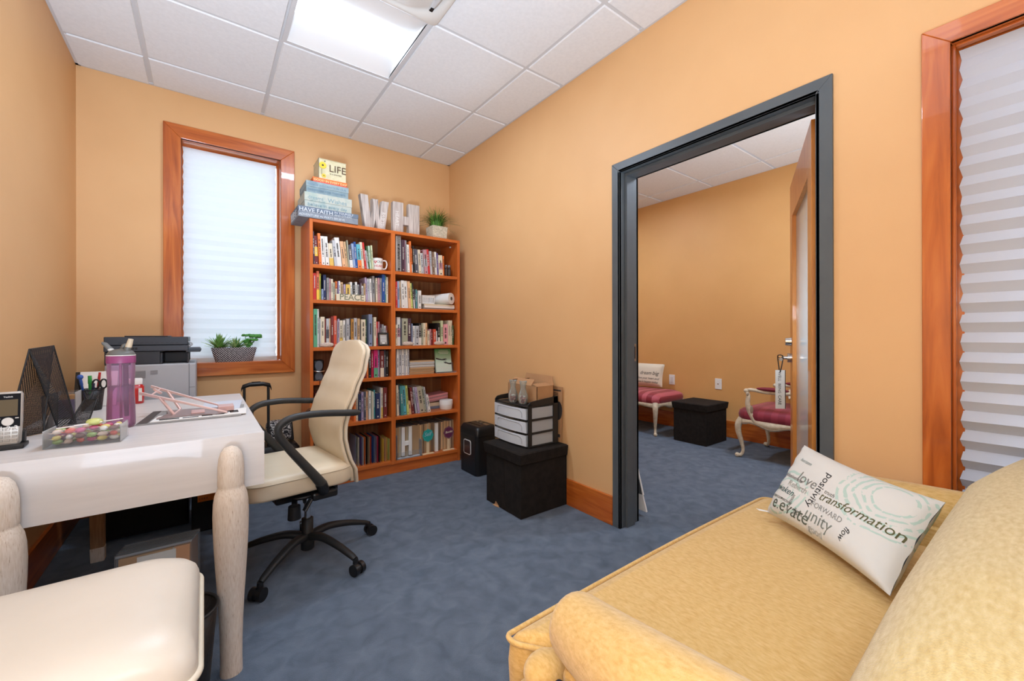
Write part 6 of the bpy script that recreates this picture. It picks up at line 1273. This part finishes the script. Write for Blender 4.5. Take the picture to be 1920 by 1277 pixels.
    if back:
        m = MB(); R = []
        for k in range(25):
            a = 2*pi*k/24; yy = (y0+y1)/2+(wy/2-.02)*.95*(abs(cos(a))**.7)*(1 if cos(a) > 0 else -1); zz = .745+.235*(abs(sin(a))**.7)*(1 if sin(a) > 0 else -1); R.append(Vector((x1-.02+.11*(zz-.5), yy, zz)))
        m.tube(R, .019, 10, caps=False)
        for s_ in (-1, 1): m.tube([(x1-.03, (y0+y1)/2+s_*(wy/2-.05), .33), (x1-.02, (y0+y1)/2+s_*(wy/2-.07), .60)], .016, 10)
        build('back_frame', m, M_pw, t)
        m = MB(); m.prism([((p.y-(y0+y1)/2)*.95, (p.z-.745)*.93) for p in R[:-1]], lambda u, v: (x1-.045+.11*(.245+v), (y0+y1)/2+u, .745+v), lambda u, v: (x1+.012+.11*(.245+v), (y0+y1)/2+u, .745+v)); build('back_pad', m, mt, t, bev=.012)
    return t
ac = french_chair(3.79, 1.17, .56, .60, 0, 'painted French armchair with burgundy striped seat, partly behind the open door', M_red)
ac.location = (4.07, 1.465, 0.001); ac.rotation_euler = (0, 0, -pi/2)
pc2 = thing('throw_pillow', (3.98, 1.40, .46), 'cream throw pillow leaning in the burgundy armchair seat behind the door', 'pillow')
m = MB(); PMx = Tr(4.08, 1.45, .535) @ Rz(-1.2) @ Matrix.Rotation(radians(62), 4, 'Y')
def pil2(u, v, s, W=.26, H=.20):
    uu, vv = 2*u-1, 2*v-1; t_ = .055*((1-uu**4)*(1-vv**4))**.6; return PMx @ Vector((s*t_, uu*W/2*(1-.06*(1-vv*vv)), (vv*.5+.5)*H*(1-.0)+.0))
m.grid(lambda u, v: pil2(u, v, -1), 20, 20).grid(lambda u, v: pil2(u, v, 1), 20, 20); build('pillow_cover', m, varied('cream_script_cotton', [(.4,(222,208,178)),(.55,(226,214,188)),(.62,(176,158,132)),(.7,(226,214,188))], nscale=30, rough=.8), pc2)
stt = french_chair(3.84, 2.60, .56, 1.20, 0, 'painted French settee with wide red satin stripes, half hidden by the door frame', M_redst, arms=False, name='french_settee', cat='settee', back=False)
p3 = thing('throw_pillow', (4.1, 3.00, .46), 'cream pillow printed with dream big script on the striped settee', 'pillow')
PMx = Tr(4.22, 3.00, .475) @ Rz(.12) @ Matrix.Rotation(radians(14), 4, 'Y')
m = MB(); m.grid(lambda u, v: pil2(u, v, -1, .42, .27), 24, 20).grid(lambda u, v: pil2(u, v, 1, .42, .27), 24, 20); build('pillow_cover', m, mat('cream_cotton', (222,210,188), .8), p3)
def p3t(s, u0, v0, size, fit, shear=.25):
    mb = MB(); lettering(mb, s, size, (0,0,0), (1,0,0), (0,1,0), depth=.0002, fit=fit, shear=shear); mb.v = [tuple(pil2(u0-x/.42, v0+y/.27, -1, .42, .27)+Vector((-.0012,0,0))) for x, y, z in mb.v]; build('printed_word', mb, M_ink, p3, recalc=False)
p3t('dream', .66, .48, .06, .15); p3t('big', .26, .48, .075, .075); p3t('follow your heart and', .78, .28, .028, .30); p3t('make it happen today', .76, .13, .024, .28)
# poster board leaning inside the doorway wall of the other room
lb = thing('leaning_board', (2.1, 1.55, 0), 'thin white-edged board leaning just inside the doorway of the other room', 'board')
m = MB(); m.prism([(1.50,.030),(1.80,.015),(1.80,.62),(1.60,.62)], lambda u, v: (X2+.10-.11*v*.9, u, v), lambda u, v: (X2+.107-.11*v*.9, u, v)); build('panel', m, M_frame, lb)
m = MB(); m.prism([(1.494,.026),(1.57,.026),(1.57,.125),(1.516,.125)], lambda u, v: (X2+.098-.11*v*.9, u, v), lambda u, v: (X2+.1095-.11*v*.9, u, v)); m.prism([(1.494,.125),(1.500,.125),(1.592,.62),(1.586,.62)], lambda u, v: (X2+.0985-.11*v*.9, u+.016, v), lambda u, v: (X2+.109-.11*v*.9, u+.016, v)); build('white_sleeve', m, M_white, lb)
m = MB(); m.box(X2+.08, X2+.12, 1.62, 1.72, 0, .028); build('foot', m, M_blk, lb)
